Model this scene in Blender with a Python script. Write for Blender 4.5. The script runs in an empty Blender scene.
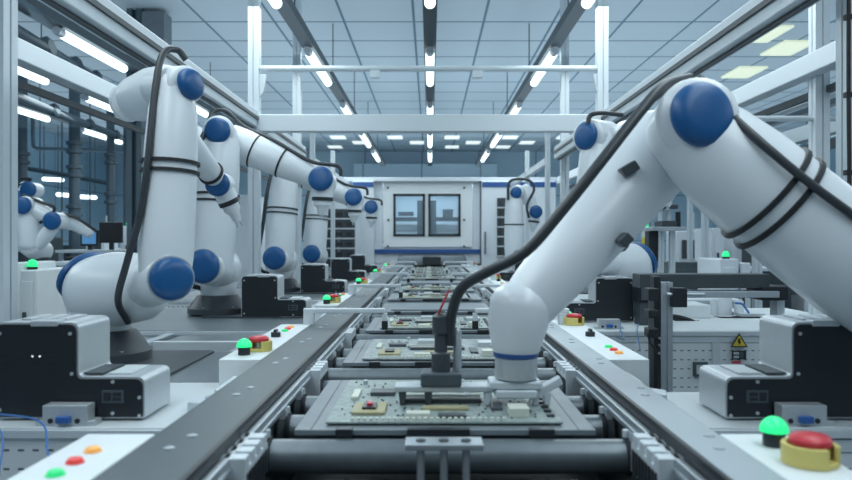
import bpy, math, random
from mathutils import Vector, Matrix
random.seed(7)
S = bpy.context.scene
COL = S.collection
# ------------------------------------------------------------------ camera
F = 740.0; VX = 430.0; VY = 240.0; CZ = 1.35
cam_d = bpy.data.cameras.new('camera'); cam = bpy.data.objects.new('camera', cam_d); COL.objects.link(cam)
cam.location = (0, 0, CZ); cam.rotation_euler = (math.pi/2, 0, 0)
cam_d.sensor_width = 36; cam_d.lens = F/852*36; cam_d.shift_x = -4/852
cam_d.clip_end = 200; cam_d.clip_start = .05
cam_d.dof.use_dof = True; cam_d.dof.focus_distance = 3.6; cam_d.dof.aperture_fstop = 3.2
S.camera = cam
# ------------------------------------------------------------------ world, exposure
w = bpy.data.worlds.new('world'); S.world = w; w.use_nodes = True
w.node_tree.nodes['Background'].inputs[0].default_value = (.46, .64, .80, 1)
w.node_tree.nodes['Background'].inputs[1].default_value = .22
S.view_settings.view_transform = 'Standard'; S.view_settings.look = 'None'
S.view_settings.gamma = 1; S.view_settings.use_curve_mapping = False
S.view_settings.exposure = 0.0
# ------------------------------------------------------------------ added area lights: downward for the lamp rows, upward fill for the ceiling
def area(x, y, z, sx, sy, power, col=(.83, .935, .965), up=False):
    d = bpy.data.lights.new('added_area_light', 'AREA'); d.shape = 'RECTANGLE'; d.size = sx; d.size_y = sy
    d.energy = power; d.color = col
    o = bpy.data.objects.new('added_area_light', d); o.location = (x, y, z); COL.objects.link(o)
    if up: o.rotation_euler = (math.pi, 0, 0)
for lx in (-5.2, -1.39, 1.42, 5.4):
    for ly in (1.0, 6.0, 12.0, 19.0):
        area(lx, ly, 3.30, 1.1, 4.4, 55 if ly < 15 else 95)
for lx in (-7.6, -2.6, 2.6, 7.6):
    for ly in (0.0, 6.5, 13.0, 19.5):
        area(lx, ly, 3.46, 4.6, 6.2, 42, (.72, .88, 1), up=True)  # added upward fill to brighten the ceiling evenly, no real lamps

def at(px, py, d): return Vector(((px-VX)*d/F, d, CZ-(py-VY)*d/F))
# ------------------------------------------------------------------ materials
def mat(name, col, rough=.5, metal=0, emit=None, es=0, noise=0, nscale=30, bump=0, coat=0, alpha=1, trans=0):
    m = bpy.data.materials.new(name); m.use_nodes = True; nt = m.node_tree; b = nt.nodes['Principled BSDF']
    b.inputs['Base Color'].default_value = (*col, 1); b.inputs['Roughness'].default_value = rough
    b.inputs['Metallic'].default_value = metal
    if coat: b.inputs['Coat Weight'].default_value = coat; b.inputs['Coat Roughness'].default_value = .15
    if emit: b.inputs['Emission Color'].default_value = (*emit, 1); b.inputs['Emission Strength'].default_value = es
    if trans: b.inputs['Transmission Weight'].default_value = trans
    if alpha < 1: b.inputs['Alpha'].default_value = alpha
    if noise or bump:
        tc = nt.nodes.new('ShaderNodeTexCoord'); n = nt.nodes.new('ShaderNodeTexNoise'); n.inputs['Scale'].default_value = nscale
        n.inputs['Detail'].default_value = 4; nt.links.new(tc.outputs['Object'], n.inputs['Vector'])
        if noise:
            r = nt.nodes.new('ShaderNodeMapRange'); r.inputs[1].default_value = .3; r.inputs[2].default_value = .7
            r.inputs[3].default_value = 1-noise; r.inputs[4].default_value = 1+noise*.5
            nt.links.new(n.outputs['Fac'], r.inputs[0])
            mx = nt.nodes.new('ShaderNodeMix'); mx.data_type = 'RGBA'; mx.blend_type = 'MULTIPLY'; mx.inputs[0].default_value = 1
            mx.inputs[6].default_value = (*col, 1); nt.links.new(r.outputs[0], mx.inputs[7]); nt.links.new(mx.outputs[2], b.inputs['Base Color'])
        if bump:
            bp = nt.nodes.new('ShaderNodeBump'); bp.inputs['Strength'].default_value = bump; bp.inputs['Distance'].default_value = .002
            nt.links.new(n.outputs['Fac'], bp.inputs['Height']); nt.links.new(bp.outputs[0], b.inputs['Normal'])
    return m
def mnode(nt, op, a, b=None):
    n = nt.nodes.new('ShaderNodeMath'); n.operation = op
    for i, v in enumerate((a, b)):
        if v is None: continue
        if isinstance(v, (int, float)): n.inputs[i].default_value = v
        else: nt.links.new(v, n.inputs[i])
    return n.outputs[0]
def pattern(name, base, line, fn, rough=.5, metal=0, spec=None):
    """base colour with 'line' colour where fn(nt, x, y, z) is 1 (geometry position)."""
    m = mat(name, base, rough, metal); nt = m.node_tree; b = nt.nodes['Principled BSDF']
    g = nt.nodes.new('ShaderNodeTexCoord'); s = nt.nodes.new('ShaderNodeSeparateXYZ'); nt.links.new(g.outputs['Object'], s.inputs[0])
    f = fn(nt, s.outputs[0], s.outputs[1], s.outputs[2])
    mx = nt.nodes.new('ShaderNodeMix'); mx.data_type = 'RGBA'; nt.links.new(f, mx.inputs[0])
    mx.inputs[6].default_value = (*base, 1); mx.inputs[7].default_value = (*line, 1); nt.links.new(mx.outputs[2], b.inputs['Base Color'])
    return m
def lt(nt, v, period, frac, off=0):
    q = mnode(nt, 'ADD', v, off+100*period); q = mnode(nt, 'DIVIDE', q, period); q = mnode(nt, 'FRACT', q)
    return mnode(nt, 'LESS_THAN', q, frac)
def slots_fn(nt, x, y, z):
    return mnode(nt, 'MULTIPLY', lt(nt, x, .039, .42), lt(nt, z, .05, .12, .01))
def tile_fn(nt, x, y, z):
    return mnode(nt, 'MAXIMUM', lt(nt, x, .99, .035, .245), lt(nt, y, 1.0, .05, .51))
def vseam_fn(nt, x, y, z):
    return mnode(nt, 'MAXIMUM', lt(nt, x, 2.0, .02, .3), lt(nt, z, 1.6, .02, .3))
def vseamy_fn(nt, x, y, z):
    return mnode(nt, 'MAXIMUM', lt(nt, y, 2.0, .02, .3), lt(nt, z, 1.6, .02, .3))
M = {}
M['ceil'] = pattern('ceiling_tiles', (.56, .65, .71), (.09, .18, .25), tile_fn, .55)
M['wall'] = pattern('blue_grey_wall', (.58, .74, .85), (.22, .32, .40), vseam_fn, .5)
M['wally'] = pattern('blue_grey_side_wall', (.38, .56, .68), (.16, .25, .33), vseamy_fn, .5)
M['floor'] = mat('epoxy_floor', (.30, .35, .38), .25, noise=.15, nscale=2)
M['white'] = mat('robot_white', (.74, .79, .83), .32, coat=.25)
M['cab'] = mat('cabinet_white', (.66, .71, .76), .42, noise=.03, nscale=5)
M['strip'] = mat('panel_white', (.72, .77, .79), .5, noise=.03, nscale=8)
M['slots'] = pattern('slotted_panel', (.66, .71, .74), (.09, .11, .13), slots_fn, .45)
M['blue'] = mat('joint_blue', (.006, .088, .26), .36, noise=.08, nscale=20)
M['stripe'] = mat('stripe_blue', (.02, .08, .26), .4)
M['black'] = mat('black_metal', (.012, .017, .022), .42, noise=.1, nscale=40)
M['rubber'] = mat('rubber', (.012, .014, .017), .5)
M['hose'] = mat('hose_grey', (.035, .043, .05), .4)
M['dark'] = mat('dark_paint', (.045, .058, .068), .45, noise=.12, nscale=12)
M['base'] = mat('robot_base_dark', (.05, .06, .07), .38)
M['plate'] = mat('dark_plate', (.070, .092, .106), .42, noise=.10, nscale=6, bump=.05)
M['plate_r'] = mat('grey_plate', (.37, .42, .455), .40, noise=.06, nscale=6, bump=.05)
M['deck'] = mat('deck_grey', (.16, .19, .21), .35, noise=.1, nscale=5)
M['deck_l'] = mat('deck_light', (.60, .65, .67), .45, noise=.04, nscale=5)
M['alu'] = mat('brushed_aluminium', (.55, .60, .64), .34, .75, noise=.06, nscale=60)
M['alu_p'] = mat('painted_aluminium', (.60, .66, .70), .4, .2)
M['silver'] = mat('satin_silver', (.60, .64, .67), .38, .55, noise=.04, nscale=80)
M['roller'] = mat('roller_steel', (.17, .20, .22), .36, .55, noise=.1, nscale=30)
M['tray'] = mat('tray_grey', (.20, .235, .26), .42, .3, noise=.1, nscale=15)
M['pcb'] = mat('pcb_pale_green', (.27, .335, .325), .45, noise=.35, nscale=55)
M['pcb2'] = mat('pcb_pale_grey', (.31, .355, .365), .45, noise=.3, nscale=40)
M['chip'] = mat('chip_black', (.02, .025, .03), .35)
M['ic'] = mat('board_chip', (.07, .08, .09), .4)
M['ivory'] = mat('connector_ivory', (.60, .63, .55), .5)
M['tan'] = mat('connector_tan', (.36, .33, .19), .5)
M['redc'] = mat('red_plastic', (.55, .035, .05), .35)
M['yellow'] = mat('yellow_plastic', (.62, .52, .16), .42)
M['greenlamp'] = mat('green_dome', (.02, .6, .2), .3, emit=(.03, .95, .30), es=.75)
M['greenb'] = mat('green_button', (.02, .6, .2), .3, emit=(.03, .8, .25), es=.35)
M['redb'] = mat('red_button', (.75, .07, .06), .35, emit=(.9, .06, .05), es=.15)
M['orb'] = mat('amber_button', (.9, .45, .12), .35, emit=(.9, .4, .08), es=.2)
M['bluep'] = mat('blue_plug', (.03, .12, .38), .4)
M['bluec'] = mat('blue_cable', (.05, .16, .42), .4)
M['lamp'] = mat('lamp_tube', (.9, .95, .95), .4, emit=(.80, .97, 1), es=2.6)
M['ledp'] = mat('led_panel', (.9, .95, .9), .4, emit=(.88, .97, .95), es=.8)
M['ledw'] = mat('warm_led_panel', (.9, .9, .7), .4, emit=(.80, .88, .62), es=.5)
M['track'] = mat('lamp_track_dark', (.055, .075, .09), .5)
M['pipe'] = mat('pipe_dark', (.07, .11, .14), .45)
M['glow'] = mat('machine_work_lamp', (.6, .8, 1), .4, emit=(.85, .95, 1), es=5.5)
M['screen'] = mat('lit_screen', (.02, .05, .1), .3, emit=(.08, .25, .5), es=.8)
M['inner'] = mat('machine_inside_blue', (.60, .70, .75), .5)
M['warn'] = mat('warning_yellow', (.65, .50, .05), .5)
g = mat('window_glass', (.75, .88, 1), .03); M['glass'] = g
nt = g.node_tree; gb = nt.nodes['Principled BSDF']; tr = nt.nodes.new('ShaderNodeBsdfTransparent'); mxs = nt.nodes.new('ShaderNodeMixShader')
tr.inputs[0].default_value = (.86, .93, .97, 1); mxs.inputs[0].default_value = .12
nt.links.new(tr.outputs[0], mxs.inputs[1]); nt.links.new(gb.outputs[0], mxs.inputs[2])
nt.links.new(mxs.outputs[0], nt.nodes['Material Output'].inputs[0])
# ------------------------------------------------------------------ mesh helper
def frame(t):
    t = t.normalized(); u = t.orthogonal().normalized(); return u, t.cross(u).normalized()
class MB:
    def __init__(s): s.v = []; s.f = []
    def add(s, vs, fs):
        k = len(s.v); s.v += [Vector(v) for v in vs]; s.f += [tuple(i+k for i in f) for f in fs]; return s
    def box(s, x0, x1, y0, y1, z0, z1):
        vs = [(x, y, z) for z in (z0, z1) for y in (y0, y1) for x in (x0, x1)]
        return s.add(vs, [(0, 2, 3, 1), (4, 5, 7, 6), (0, 1, 5, 4), (2, 6, 7, 3), (0, 4, 6, 2), (1, 3, 7, 5)])
    def obox(s, c, ax, ay, az):
        c, ax, ay, az = map(Vector, (c, ax, ay, az))
        vs = [c+ax*i+ay*j+az*k for k in (-1, 1) for j in (-1, 1) for i in (-1, 1)]
        return s.add(vs, [(0, 2, 3, 1), (4, 5, 7, 6), (0, 1, 5, 4), (2, 6, 7, 3), (0, 4, 6, 2), (1, 3, 7, 5)])
    def prism(s, poly, axis, a, b):
        """poly in the plane across axis ('y': (x,z), 'z': (x,y), 'x': (y,z)), from a to b."""
        def mk(p, t): return {'y': (p[0], t, p[1]), 'z': (p[0], p[1], t), 'x': (t, p[0], p[1])}[axis]
        n = len(poly); vs = [mk(p, a) for p in poly]+[mk(p, b) for p in poly]
        return s.add(vs, [tuple(range(n))[::-1], tuple(range(n, 2*n))]+[(i, (i+1) % n, n+(i+1) % n, n+i) for i in range(n)])
    def rings(s, cs, us, ws, rs, n=24, closed_ends=True):
        k = len(s.v); m = len(cs)
        for c, u, w_, r in zip(cs, us, ws, rs):
            for i in range(n):
                a = 2*math.pi*i/n; s.v.append(c+u*(math.cos(a)*r)+w_*(math.sin(a)*r))
        for j in range(m-1):
            for i in range(n):
                s.f.append((k+j*n+i, k+j*n+(i+1) % n, k+(j+1)*n+(i+1) % n, k+(j+1)*n+i))
        if closed_ends:
            s.f.append(tuple(k+i for i in range(n))[::-1]); s.f.append(tuple(k+(m-1)*n+i for i in range(n)))
        return s
    def lathe(s, base, axis, prof, n=28):
        """prof: list of (r, h) along axis from base."""
        base = Vector(base); axis = Vector(axis).normalized(); u, v = frame(axis)
        cs = [base+axis*h for r, h in prof]
        return s.rings(cs, [u]*len(cs), [v]*len(cs), [max(r, 1e-4) for r, h in prof], n)
    def cyl(s, a, b, r, n=20):
        a = Vector(a); b = Vector(b); return s.lathe(a, b-a, [(r, 0), (r, (b-a).length)], n)
    def loft(s, pts, rs, n=24, rnd=0.0):
        pts = [Vector(p) for p in pts]; rs = list(rs)
        if rnd:
            d0 = (pts[0]-pts[1]).normalized(); d1 = (pts[-1]-pts[-2]).normalized()
            P0 = []; R0 = []; P1 = []; R1 = []
            for t in (90, 70, 50, 30, 12):
                t = math.radians(t); P0.append(pts[0]+d0*(rs[0]*rnd*math.sin(t))); R0.append(max(1e-3, rs[0]*math.cos(t)))
                P1.insert(0, pts[-1]+d1*(rs[-1]*rnd*math.sin(t))); R1.insert(0, max(1e-3, rs[-1]*math.cos(t)))
            pts = P0+pts+P1; rs = R0+rs+R1
        m = len(pts); us = []; ws = []; t = (pts[1]-pts[0]).normalized(); u, _ = frame(t)
        for i in range(m):
            t = (pts[min(i+1, m-1)]-pts[max(i-1, 0)]).normalized()
            u = (u-t*u.dot(t)).normalized(); us.append(u); ws.append(t.cross(u))
        return s.rings(pts, us, ws, rs, n)
    def tube(s, pts, r, n=12, sub=6):
        pts = [Vector(p) for p in pts]
        if len(pts) > 2 and sub > 1:
            q = [pts[0]+(pts[0]-pts[1])]+pts+[pts[-1]+(pts[-1]-pts[-2])]; out = []
            for i in range(1, len(q)-2):
                for k in range(sub):
                    t = k/sub; a, b, c, d = q[i-1:i+3]
                    out.append(.5*((2*b)+(c-a)*t+(2*a-5*b+4*c-d)*t*t+(3*b-a-3*c+d)*t**3))
            out.append(pts[-1]); pts = out
        return s.loft(pts, [r]*len(pts), n)
    def build(s, name, m, root=None, parent=None, bevel=0, sub=0, label=None, kind=None, angle=38):
        off = Vector(root.location) if root is not None else Vector((0, 0, 0))
        me = bpy.data.meshes.new(name); me.from_pydata([tuple(v-off) for v in s.v], [], s.f); me.update()
        me.shade_smooth(); me.set_sharp_from_angle(angle=math.radians(angle))
        me.materials.append(m); o = bpy.data.objects.new(name, me); COL.objects.link(o)
        p = parent or root
        if p is not None: o.parent = p
        if bevel:
            b = o.modifiers.new('bevel', 'BEVEL'); b.width = bevel; b.segments = 3; b.limit_method = 'ANGLE'; b.angle_limit = math.radians(40)
            b.harden_normals = True
        if label: o['label'] = label
        if kind: o['kind'] = kind
        return o
def thing(name, loc, label, cat, group=None):
    o = bpy.data.objects.new(name, None); o.empty_display_size = .1; COL.objects.link(o); o.location = loc
    o['label'] = label; o['category'] = cat
    if group: o['group'] = group
    return o
def tag(o, label, cat, group=None):
    o['label'] = label; o['category'] = cat
    if group: o['group'] = group
    return o
def copy_tree(o, parent=None):
    c = o.copy(); COL.objects.link(c)
    if parent is not None: c.parent = parent; c.matrix_parent_inverse = o.matrix_parent_inverse
    for ch in KIDS(o): copy_tree(ch, c)
    return c
def KIDS(o): return [x for x in list(COL.objects) if x.parent == o]
def dup(root, dx, dy, label, dz=0):
    c = copy_tree(root); c.location = Vector(root.location)+Vector((dx, dy, dz)); c['label'] = label; return c
ORD = ['nearest', 'second nearest', 'third nearest', 'fourth nearest', 'fifth nearest', 'sixth nearest', 'seventh nearest', 'eighth nearest',
       'ninth nearest', 'tenth nearest', 'eleventh nearest', 'farthest']
# ------------------------------------------------------------------ setting
def struct(name, mb, m, **k): return mb.build(name, m, kind='structure', **k)
struct('floor', MB().box(-11, 11, -4, 26, -.1, 0), M['floor'])
struct('ceiling', MB().box(-11, 11, -4, 26, 4.45, 4.6), M['ceil'])
struct('wall_back', MB().box(-11, 11, 26, 26.2, 0, 4.45), M['wall'])
struct('wall_left', MB().box(-11.2, -11, -4, 26, 0, 4.45), M['wally'])
struct('wall_right', MB().box(11, 11.2, -4, 26, 0, 4.45), M['wally'])
# pale rooms standing in front of the rear wall (upper facade blocks)
b = MB(); b.box(-2.6, 2.3, 25.2, 26, 0, 3.95); struct('wall_rear_bay', b, M['wall'], bevel=.02)

# ------------------------------------------------------------------ lamp tracks and tube lamps
RT = 2.2+CZ
rows = [(-1.39, 'left aisle row', [(1.6, 3.2), (5.1, 6.75), (8.5, 10.15), (11.85, 13.4), (15.0, 16.9), (18.1, 20.0)]),
        (0.0, 'middle row', [(1.6, 3.2), (5.1, 6.75), (8.5, 10.15), (11.85, 13.4), (15.0, 16.9), (18.1, 20.0)]),
        (1.42, 'right aisle row', [(1.6, 3.2), (5.1, 6.75), (8.5, 10.15), (11.85, 13.4), (15.0, 16.9), (18.1, 20.0)]),
        (-3.83, 'inner left hall row', [(4.3, 5.9), (7.7, 9.3), (11.2, 12.7)]),
        (-5.2, 'middle left hall row', [(8.4, 10.05), (11.2, 12.9), (14.2, 15.8)]),
        (-6.8, 'outer left hall row', [(11.6, 13.2), (14.5, 16.3), (16.9, 18.0)]),
        (8.1, 'right hall row', [(13.8, 15.6), (16.2, 17.8)]),
        (6.6, 'inner right hall row', [(16.2, 17.8), (19.0, 20.6)])]
for X, nm, ls in rows:
    y0 = 1.2 if abs(X) < 2 else (3.5 if X > -4 and X < 0 else 6.5)
    r = thing('lamp_track', (X, y0, RT+.1), 'long dark ceiling track carrying the %s of tube lamps' % nm, 'lamp track')
    MB().box(X-.07, X+.07, y0, 22, RT, RT+.10).build('track_channel', M['track'], r, bevel=.006)
    e = MB()
    for k in range(7): e.cyl((X, y0+.4+k*3, RT+.1), (X, y0+.4+k*3, 4.45), .008, 6)
    e.build('hanger', M['track'], r)
    for i, (a, c) in enumerate(ls):
        l = thing('tube_lamp', (X, a, RT-.06), 'lit white tube lamp in the %s, %s' % (nm, ORD[i]), 'lamp', 'tube lamps along the ceiling tracks')
        MB().loft([(X, a+.05, RT-.055), (X, c-.05, RT-.055)], [.05, .05], 16, 1).build('tube', M['lamp'], l)
        MB().cyl((X, a-.12, RT-.05), (X, a-.0, RT-.05), .045, 14).build('end_cap', M['silver'], l)
# small recessed led panels far down the ceiling
k = 0
for row, (d, xs) in enumerate([(22.3, (338, 395, 452, 510, 565)), (23.5, (360, 417, 473, 527)), (24.6, (335, 452, 503))]):
    for i, px in enumerate(xs):
        X = (px-VX)*d/F
        o = MB().box(X-.22, X+.22, d-.3, d+.3, 4.43, 4.46).build('ceiling_panel_light', M['ledp'])
        tag(o, 'small pale ceiling panel light far down the hall, %s from left of its %s row' % (['first', 'second', 'third', 'fourth', 'fifth'][i], ['front', 'middle', 'rear'][row]), 'ceiling light', 'small far ceiling panel lights')
for i, (px, py, lb) in enumerate([(766, 35, 'upper'), (790, 49, 'middle'), (746, 73, 'lower'), (836, 59, 'outer')]):
    d = F*3.08/(240-py); X = (px-VX)*d/F
    o = MB().box(X-.3, X+.2, d-.45, d+.4, 4.42, 4.46).build('ceiling_panel_light', M['ledw'])
    tag(o, 'yellowish square ceiling panel light at upper right, the %s one' % lb, 'ceiling light', 'yellowish panel lights over the right hall')
# far left wall lamps seen low above the pipes
for i, (x0, x1, y, t) in enumerate([(44, 62, 179, 'upper'), (58, 71, 194.5, 'lower left'), (76, 95, 196.5, 'lower right')]):
    a = at(x0, y, 20); c = at(x1, y+1, 20)
    o = MB().loft([a, c], [.055, .055], 10, 1).build('tube_lamp', M['lamp']); tag(o, 'short lit tube lamp hanging far back at left, the %s one' % t, 'lamp', 'far left hanging lamps')
    m_ = MB()
    for q in (a, c): m_.cyl(q, (q.x, q.y, 4.45), .01, 6)
    m_.build('hanger', M['track'], None, o)
# ------------------------------------------------------------------ aluminium frames
def profile(mb, p, q, wx, wz, groove=True):
    """slotted square profile from p to q, with grooves cut as stepped strips."""
    p = Vector(p); q = Vector(q); t = (q-p).normalized()
    up = Vector((0, 0, 1)) if abs(t.z) < .9 else Vector((0, 1, 0)); sd = t.cross(up).normalized(); up = sd.cross(t).normalized()
    a = wx/2; c = wz/2; g1 = .12
    poly = []
    def corner(sx, sy): return sd*(a*sx)+up*(c*sy)
    pts2 = [(-1, -1), (-g1, -1), (-g1, -.72), (g1, -.72), (g1, -1), (1, -1), (1, -g1), (.72, -g1), (.72, g1), (1, g1), (1, 1), (g1, 1), (g1, .72), (-g1, .72), (-g1, 1), (-1, 1), (-1, g1), (-.72, g1), (-.72, -g1), (-1, -g1)]
    vs = [p+corner(*k) for k in pts2]+[q+corner(*k) for k in pts2]; n = len(pts2)
    mb.add(vs, [tuple(range(n)), tuple(range(n, 2*n))[::-1]]+[(i, n+i, n+(i+1) % n, (i+1) % n) for i in range(n)])
    return mb
FX = 1.49
fr = thing('overhead_frame', (0, 2.6, 0), 'pale aluminium gantry frame of posts and beams spanning the conveyor aisle', 'frame')
for y, h, xl, xr in ((2.6, 4.3, 1.518, 1.515), (6.22, 3.52, 1.475, 1.445), (8.5, 4.3, 1.525, 1.545)):
    for sx in (-1, 1):
        X = -xl if sx < 0 else xr
        yy_, zz_ = y, CZ-.497
        if sx > 0 and y < 3: X, yy_, zz_ = 1.66, 2.9, 0
        profile(MB(), (X, yy_, zz_), (X, yy_, h), .09, .09).build('post', M['alu_p'], fr)
for sx in (-1, 1):
    o = MB().box(sx*FX-.05, sx*FX+.05, 0.4, 8.6, 2.29, 2.43); o.build('side_beam', M['alu_p'], fr, bevel=.008)
    m_ = MB(); m_.box(sx*(FX-.058)-.006, sx*(FX-.058)+.006, 0.4, 8.6, 2.35, 2.375); m_.box(sx*FX-.012, sx*FX+.012, .4, 8.6, 2.275, 2.29); m_.build('beam_groove', M['dark'], fr)
    MB().box(sx*(FX+.075)-.022, sx*(FX+.075)+.022, 0.4, 8.6, 2.33, 2.37).build('cable_rail', M['alu'], fr, bevel=.005)
m_ = MB().box(-FX, FX, 6.17, 6.27, 2.255, 2.40); m_.build('cross_beam', M['alu_p'], fr, bevel=.008)
MB().cyl((-FX+.03, 6.22, 2.79), (FX-.05, 6.22, 2.79), .025, 12).build('tie_rod', M['alu_p'], fr)
for sx in (-1, 1):
    c_ = MB(); c_.prism([(sx*(FX-.04), 2.74), (sx*(FX-.12), 2.74), (sx*(FX-.10), 2.60), (sx*(FX-.04), 2.52)], 'y', 6.20, 6.24); c_.build('gusset', M['alu_p'], fr, bevel=.004)
for X in (-.46, .40):
    MB().box(X-.04, X+.04, 6.19, 6.25, 2.71, 2.77).build('clamp', M['alu_p'], fr, bevel=.004)
# lamp carrying side rails and hanging cable on right front post
cb = MB().tube([(1.612, 2.85, 4.2), (1.615, 2.85, 3), (1.612, 2.85, 2), (1.615, 2.85, 1.6), (1.612, 2.85, 1.1)], .008, 8)
for k in range(9): cb.box(1.602, 1.625, 2.845, 2.87, 1.3+k*.3, 1.32+k*.3)
tag(cb.build('hanging_cable', M['rubber']), 'thin black cable clipped down the pale post at right edge', 'cable')
# outer rails to both sides
for sx, side in ((-1, 'left'), (1, 'right')):
    X = sx*2.28
    t = thing('side_rail_frame', (X, 4.4, 0), 'second pale aluminium rail frame standing out to the %s beyond the aisle' % side, 'frame')
    MB().box(X-.05, X+.05, 2.0, 13.0, 2.33, 2.45).build('top_rail', M['alu_p'], t, bevel=.008)
    MB().box(X-.02+sx*.1, X+.02+sx*.1, 2.0, 13.0, 2.23, 2.27).build('cable_rail', M['dark'], t)
    ys = (4.45, 9.6, 12.9) if sx > 0 else (9.8, 12.9)
    for y in ys: profile(MB(), (X+.06*sx, y, 0), (X+.06*sx, y, 4.2 if y < 5 else 3.0), .085, .085).build('post', M['alu_p'], t)
    if sx > 0:
        X2 = 3.15
        MB().box(X2-.05, X2+.05, 3.0, 15.5, 2.48, 2.56).build('top_rail', M['alu_p'], t, bevel=.008)
        MB().box(X2+.6, X2+.72, 4.0, 15.5, 2.35, 2.50).build('top_rail', M['alu_p'], t, bevel=.008)
        MB().box(X2+.6, X2+.7, 4.0, 15.5, 2.22, 2.30).build('cable_rail', M['dark'], t)
        MB().cyl((X, 4.45, 2.39), (X2+.6, 4.45, 2.39), .018, 10).build('tie_rod', M['alu_p'], t)
        MB().cyl((X2+.65, 5.5, 2.2), (X2+.65, 5.5, 0), .04, 10).build('post', M['alu_p'], t)
        MB().cyl((FX, 4.45, 2.08), (X, 4.45, 2.08), .018, 10).build('tie_rod', M['alu_p'], t)
        MB().cyl((X, 4.45, 2.08), (X2+.6, 4.45, 2.08), .018, 10).build('tie_rod', M['alu_p'], t)
# hanging posts deeper in the aisle
for sx, side in ((-1, 'left'), (1, 'right')):
    X = sx*1.47
    t = thing('machine_gate_frame', (X, 9.3, 0), 'slim pale posts and rail ahead of the far white machine on the %s' % side, 'frame')
    for y in (9.25, 11.2): profile(MB(), (X, y, 0), (X, y, 2.70), .06, .06).build('post', M['alu_p'], t)
    MB().box(X-.03, X+.03, 9.25, 13.4, 2.30, 2.38).build('side_beam', M['alu_p'], t)
    MB().box(X-.045, X+.045, 9.20, 9.30, 2.7, 2.75).build('end_cap', M['black'], t)
# ------------------------------------------------------------------ dark pipes and columns, far left
def pipe(name, pts, r, label, m='pipe', joints=(), cat='pipe'):
    t = thing(name, pts[0], label, cat)
    MB().tube(pts, r, 12, 4).build('pipe_run', M[m], t)
    for j in joints: MB().lathe(Vector(j)-Vector((0, 0, .12)), (0, 0, 1), [(r*1.0, 0), (r*1.5, .01), (r*1.5, .07), (r*1.1, .08), (r*1.1, .16), (r*1.5, .17), (r*1.5, .23), (r, .24)], 14).build('pipe_coupling', M[m], t)
def vcol(px, d, r, label, joints=(), top=4.45, name='vertical_pipe', m='pipe'):
    X = (px-VX)*d/F; pipe(name, [(X, d, 0), (X, d, top)], r, label, m, [(X, d, z) for z in joints])
vcol(22.5, 14, .09, 'dark vertical pipe beside the pale left post', (2.2, 2.9))
vcol(74.5, 14, .10, 'dark vertical pipe with flanged couplings between hanging lamps', (1.9, 3.1, 2.65))
vcol(110.5, 15, .08, 'slimmer dark vertical pipe right of the flanged one', (2.2, 3.0))
vcol(62, 18, .02, 'thin dark conduit hanging beside the flanged pipe')
vcol(90, 18, .02, 'thin dark conduit hanging right of the flanged pipe')
vcol(127, 15, .07, 'dark vertical duct behind the near left robot arm')
# steel column with box
t = thing('steel_column', at(140, 240, 10)*Vector((1, 1, 0)) if False else Vector(((137-VX)*10/F, 10, 0)), 'dark steel column with a grey box fixed near its top', 'column')
X = t.location.x; MB().box(X-.10, X-.03, 9.9, 10.1, 0, 4.45).box(X+.03, X+.10, 9.9, 10.1, 0, 4.45).box(X-.03, X+.03, 9.97, 10.03, 0, 4.45).build('column_shaft', M['pipe'], t)
MB().box(X+.12, X+.42, 9.85, 10.15, 4.02, 4.40).build('grey_box', M['tray'], t, bevel=.01)
pipe('cable_conduit', [at(33, 95, 18), at(33, 140, 18), at(36, 148, 18), at(48, 149, 18), at(132, 151, 18)], .045, 'dark conduit bending from vertical to horizontal across the far wall')
pipe('sprinkler_pipe', [at(24, 168, 16), at(60, 174, 16), at(112, 184, 16)], .05, 'sloping dark pipe crossing behind the left pipes')
sp = [o for o in COL.objects if o.name == 'sprinkler_pipe'][0]
for px, py in ((40, 171), (90, 180)):
    q = at(px, py, 16); MB().cyl(q, (q.x, q.y, 4.45), .012, 6).build('hanger_rod', M['pipe'], sp)
def trunk(x0, y0, x1, y1, d0, d1, r, lb, name='cable_trunking'):
    a = at(x0, y0, d0); c = at(x1, y1, d1); u = (c-a).normalized()
    t = thing(name, a, lb, 'pipe'); MB().cyl(a, c, r, 10).build('duct_run', M['pipe'], t)
    for k in range(3):
        p = a.lerp(c, .25+.25*k); MB().lathe(p, Vector((1, 0, .2)), [(r*1.1, -.05), (r*1.6, 0), (r*1.7, .06), (r*1.2, .09)], 14).build('pipe_coupling', M['pipe'], t)
trunk(-10, -14, 150, 84, 6.0, 14.0, .06, 'upper dark pipe running beside the first left lamp row')
trunk(0, 22, 110, 88, 6.2, 12.5, .07, 'dark pipe with round clamps above the second pale rail')
trunk(0, 47, 150, 112, 6.8, 14.0, .08, 'broad dark pipe beneath the second pale rail at left')
trunk(0, 90, 135, 143, 9, 17, .06, 'dark pipe carrying lamps at left, the lowest long one')

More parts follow.
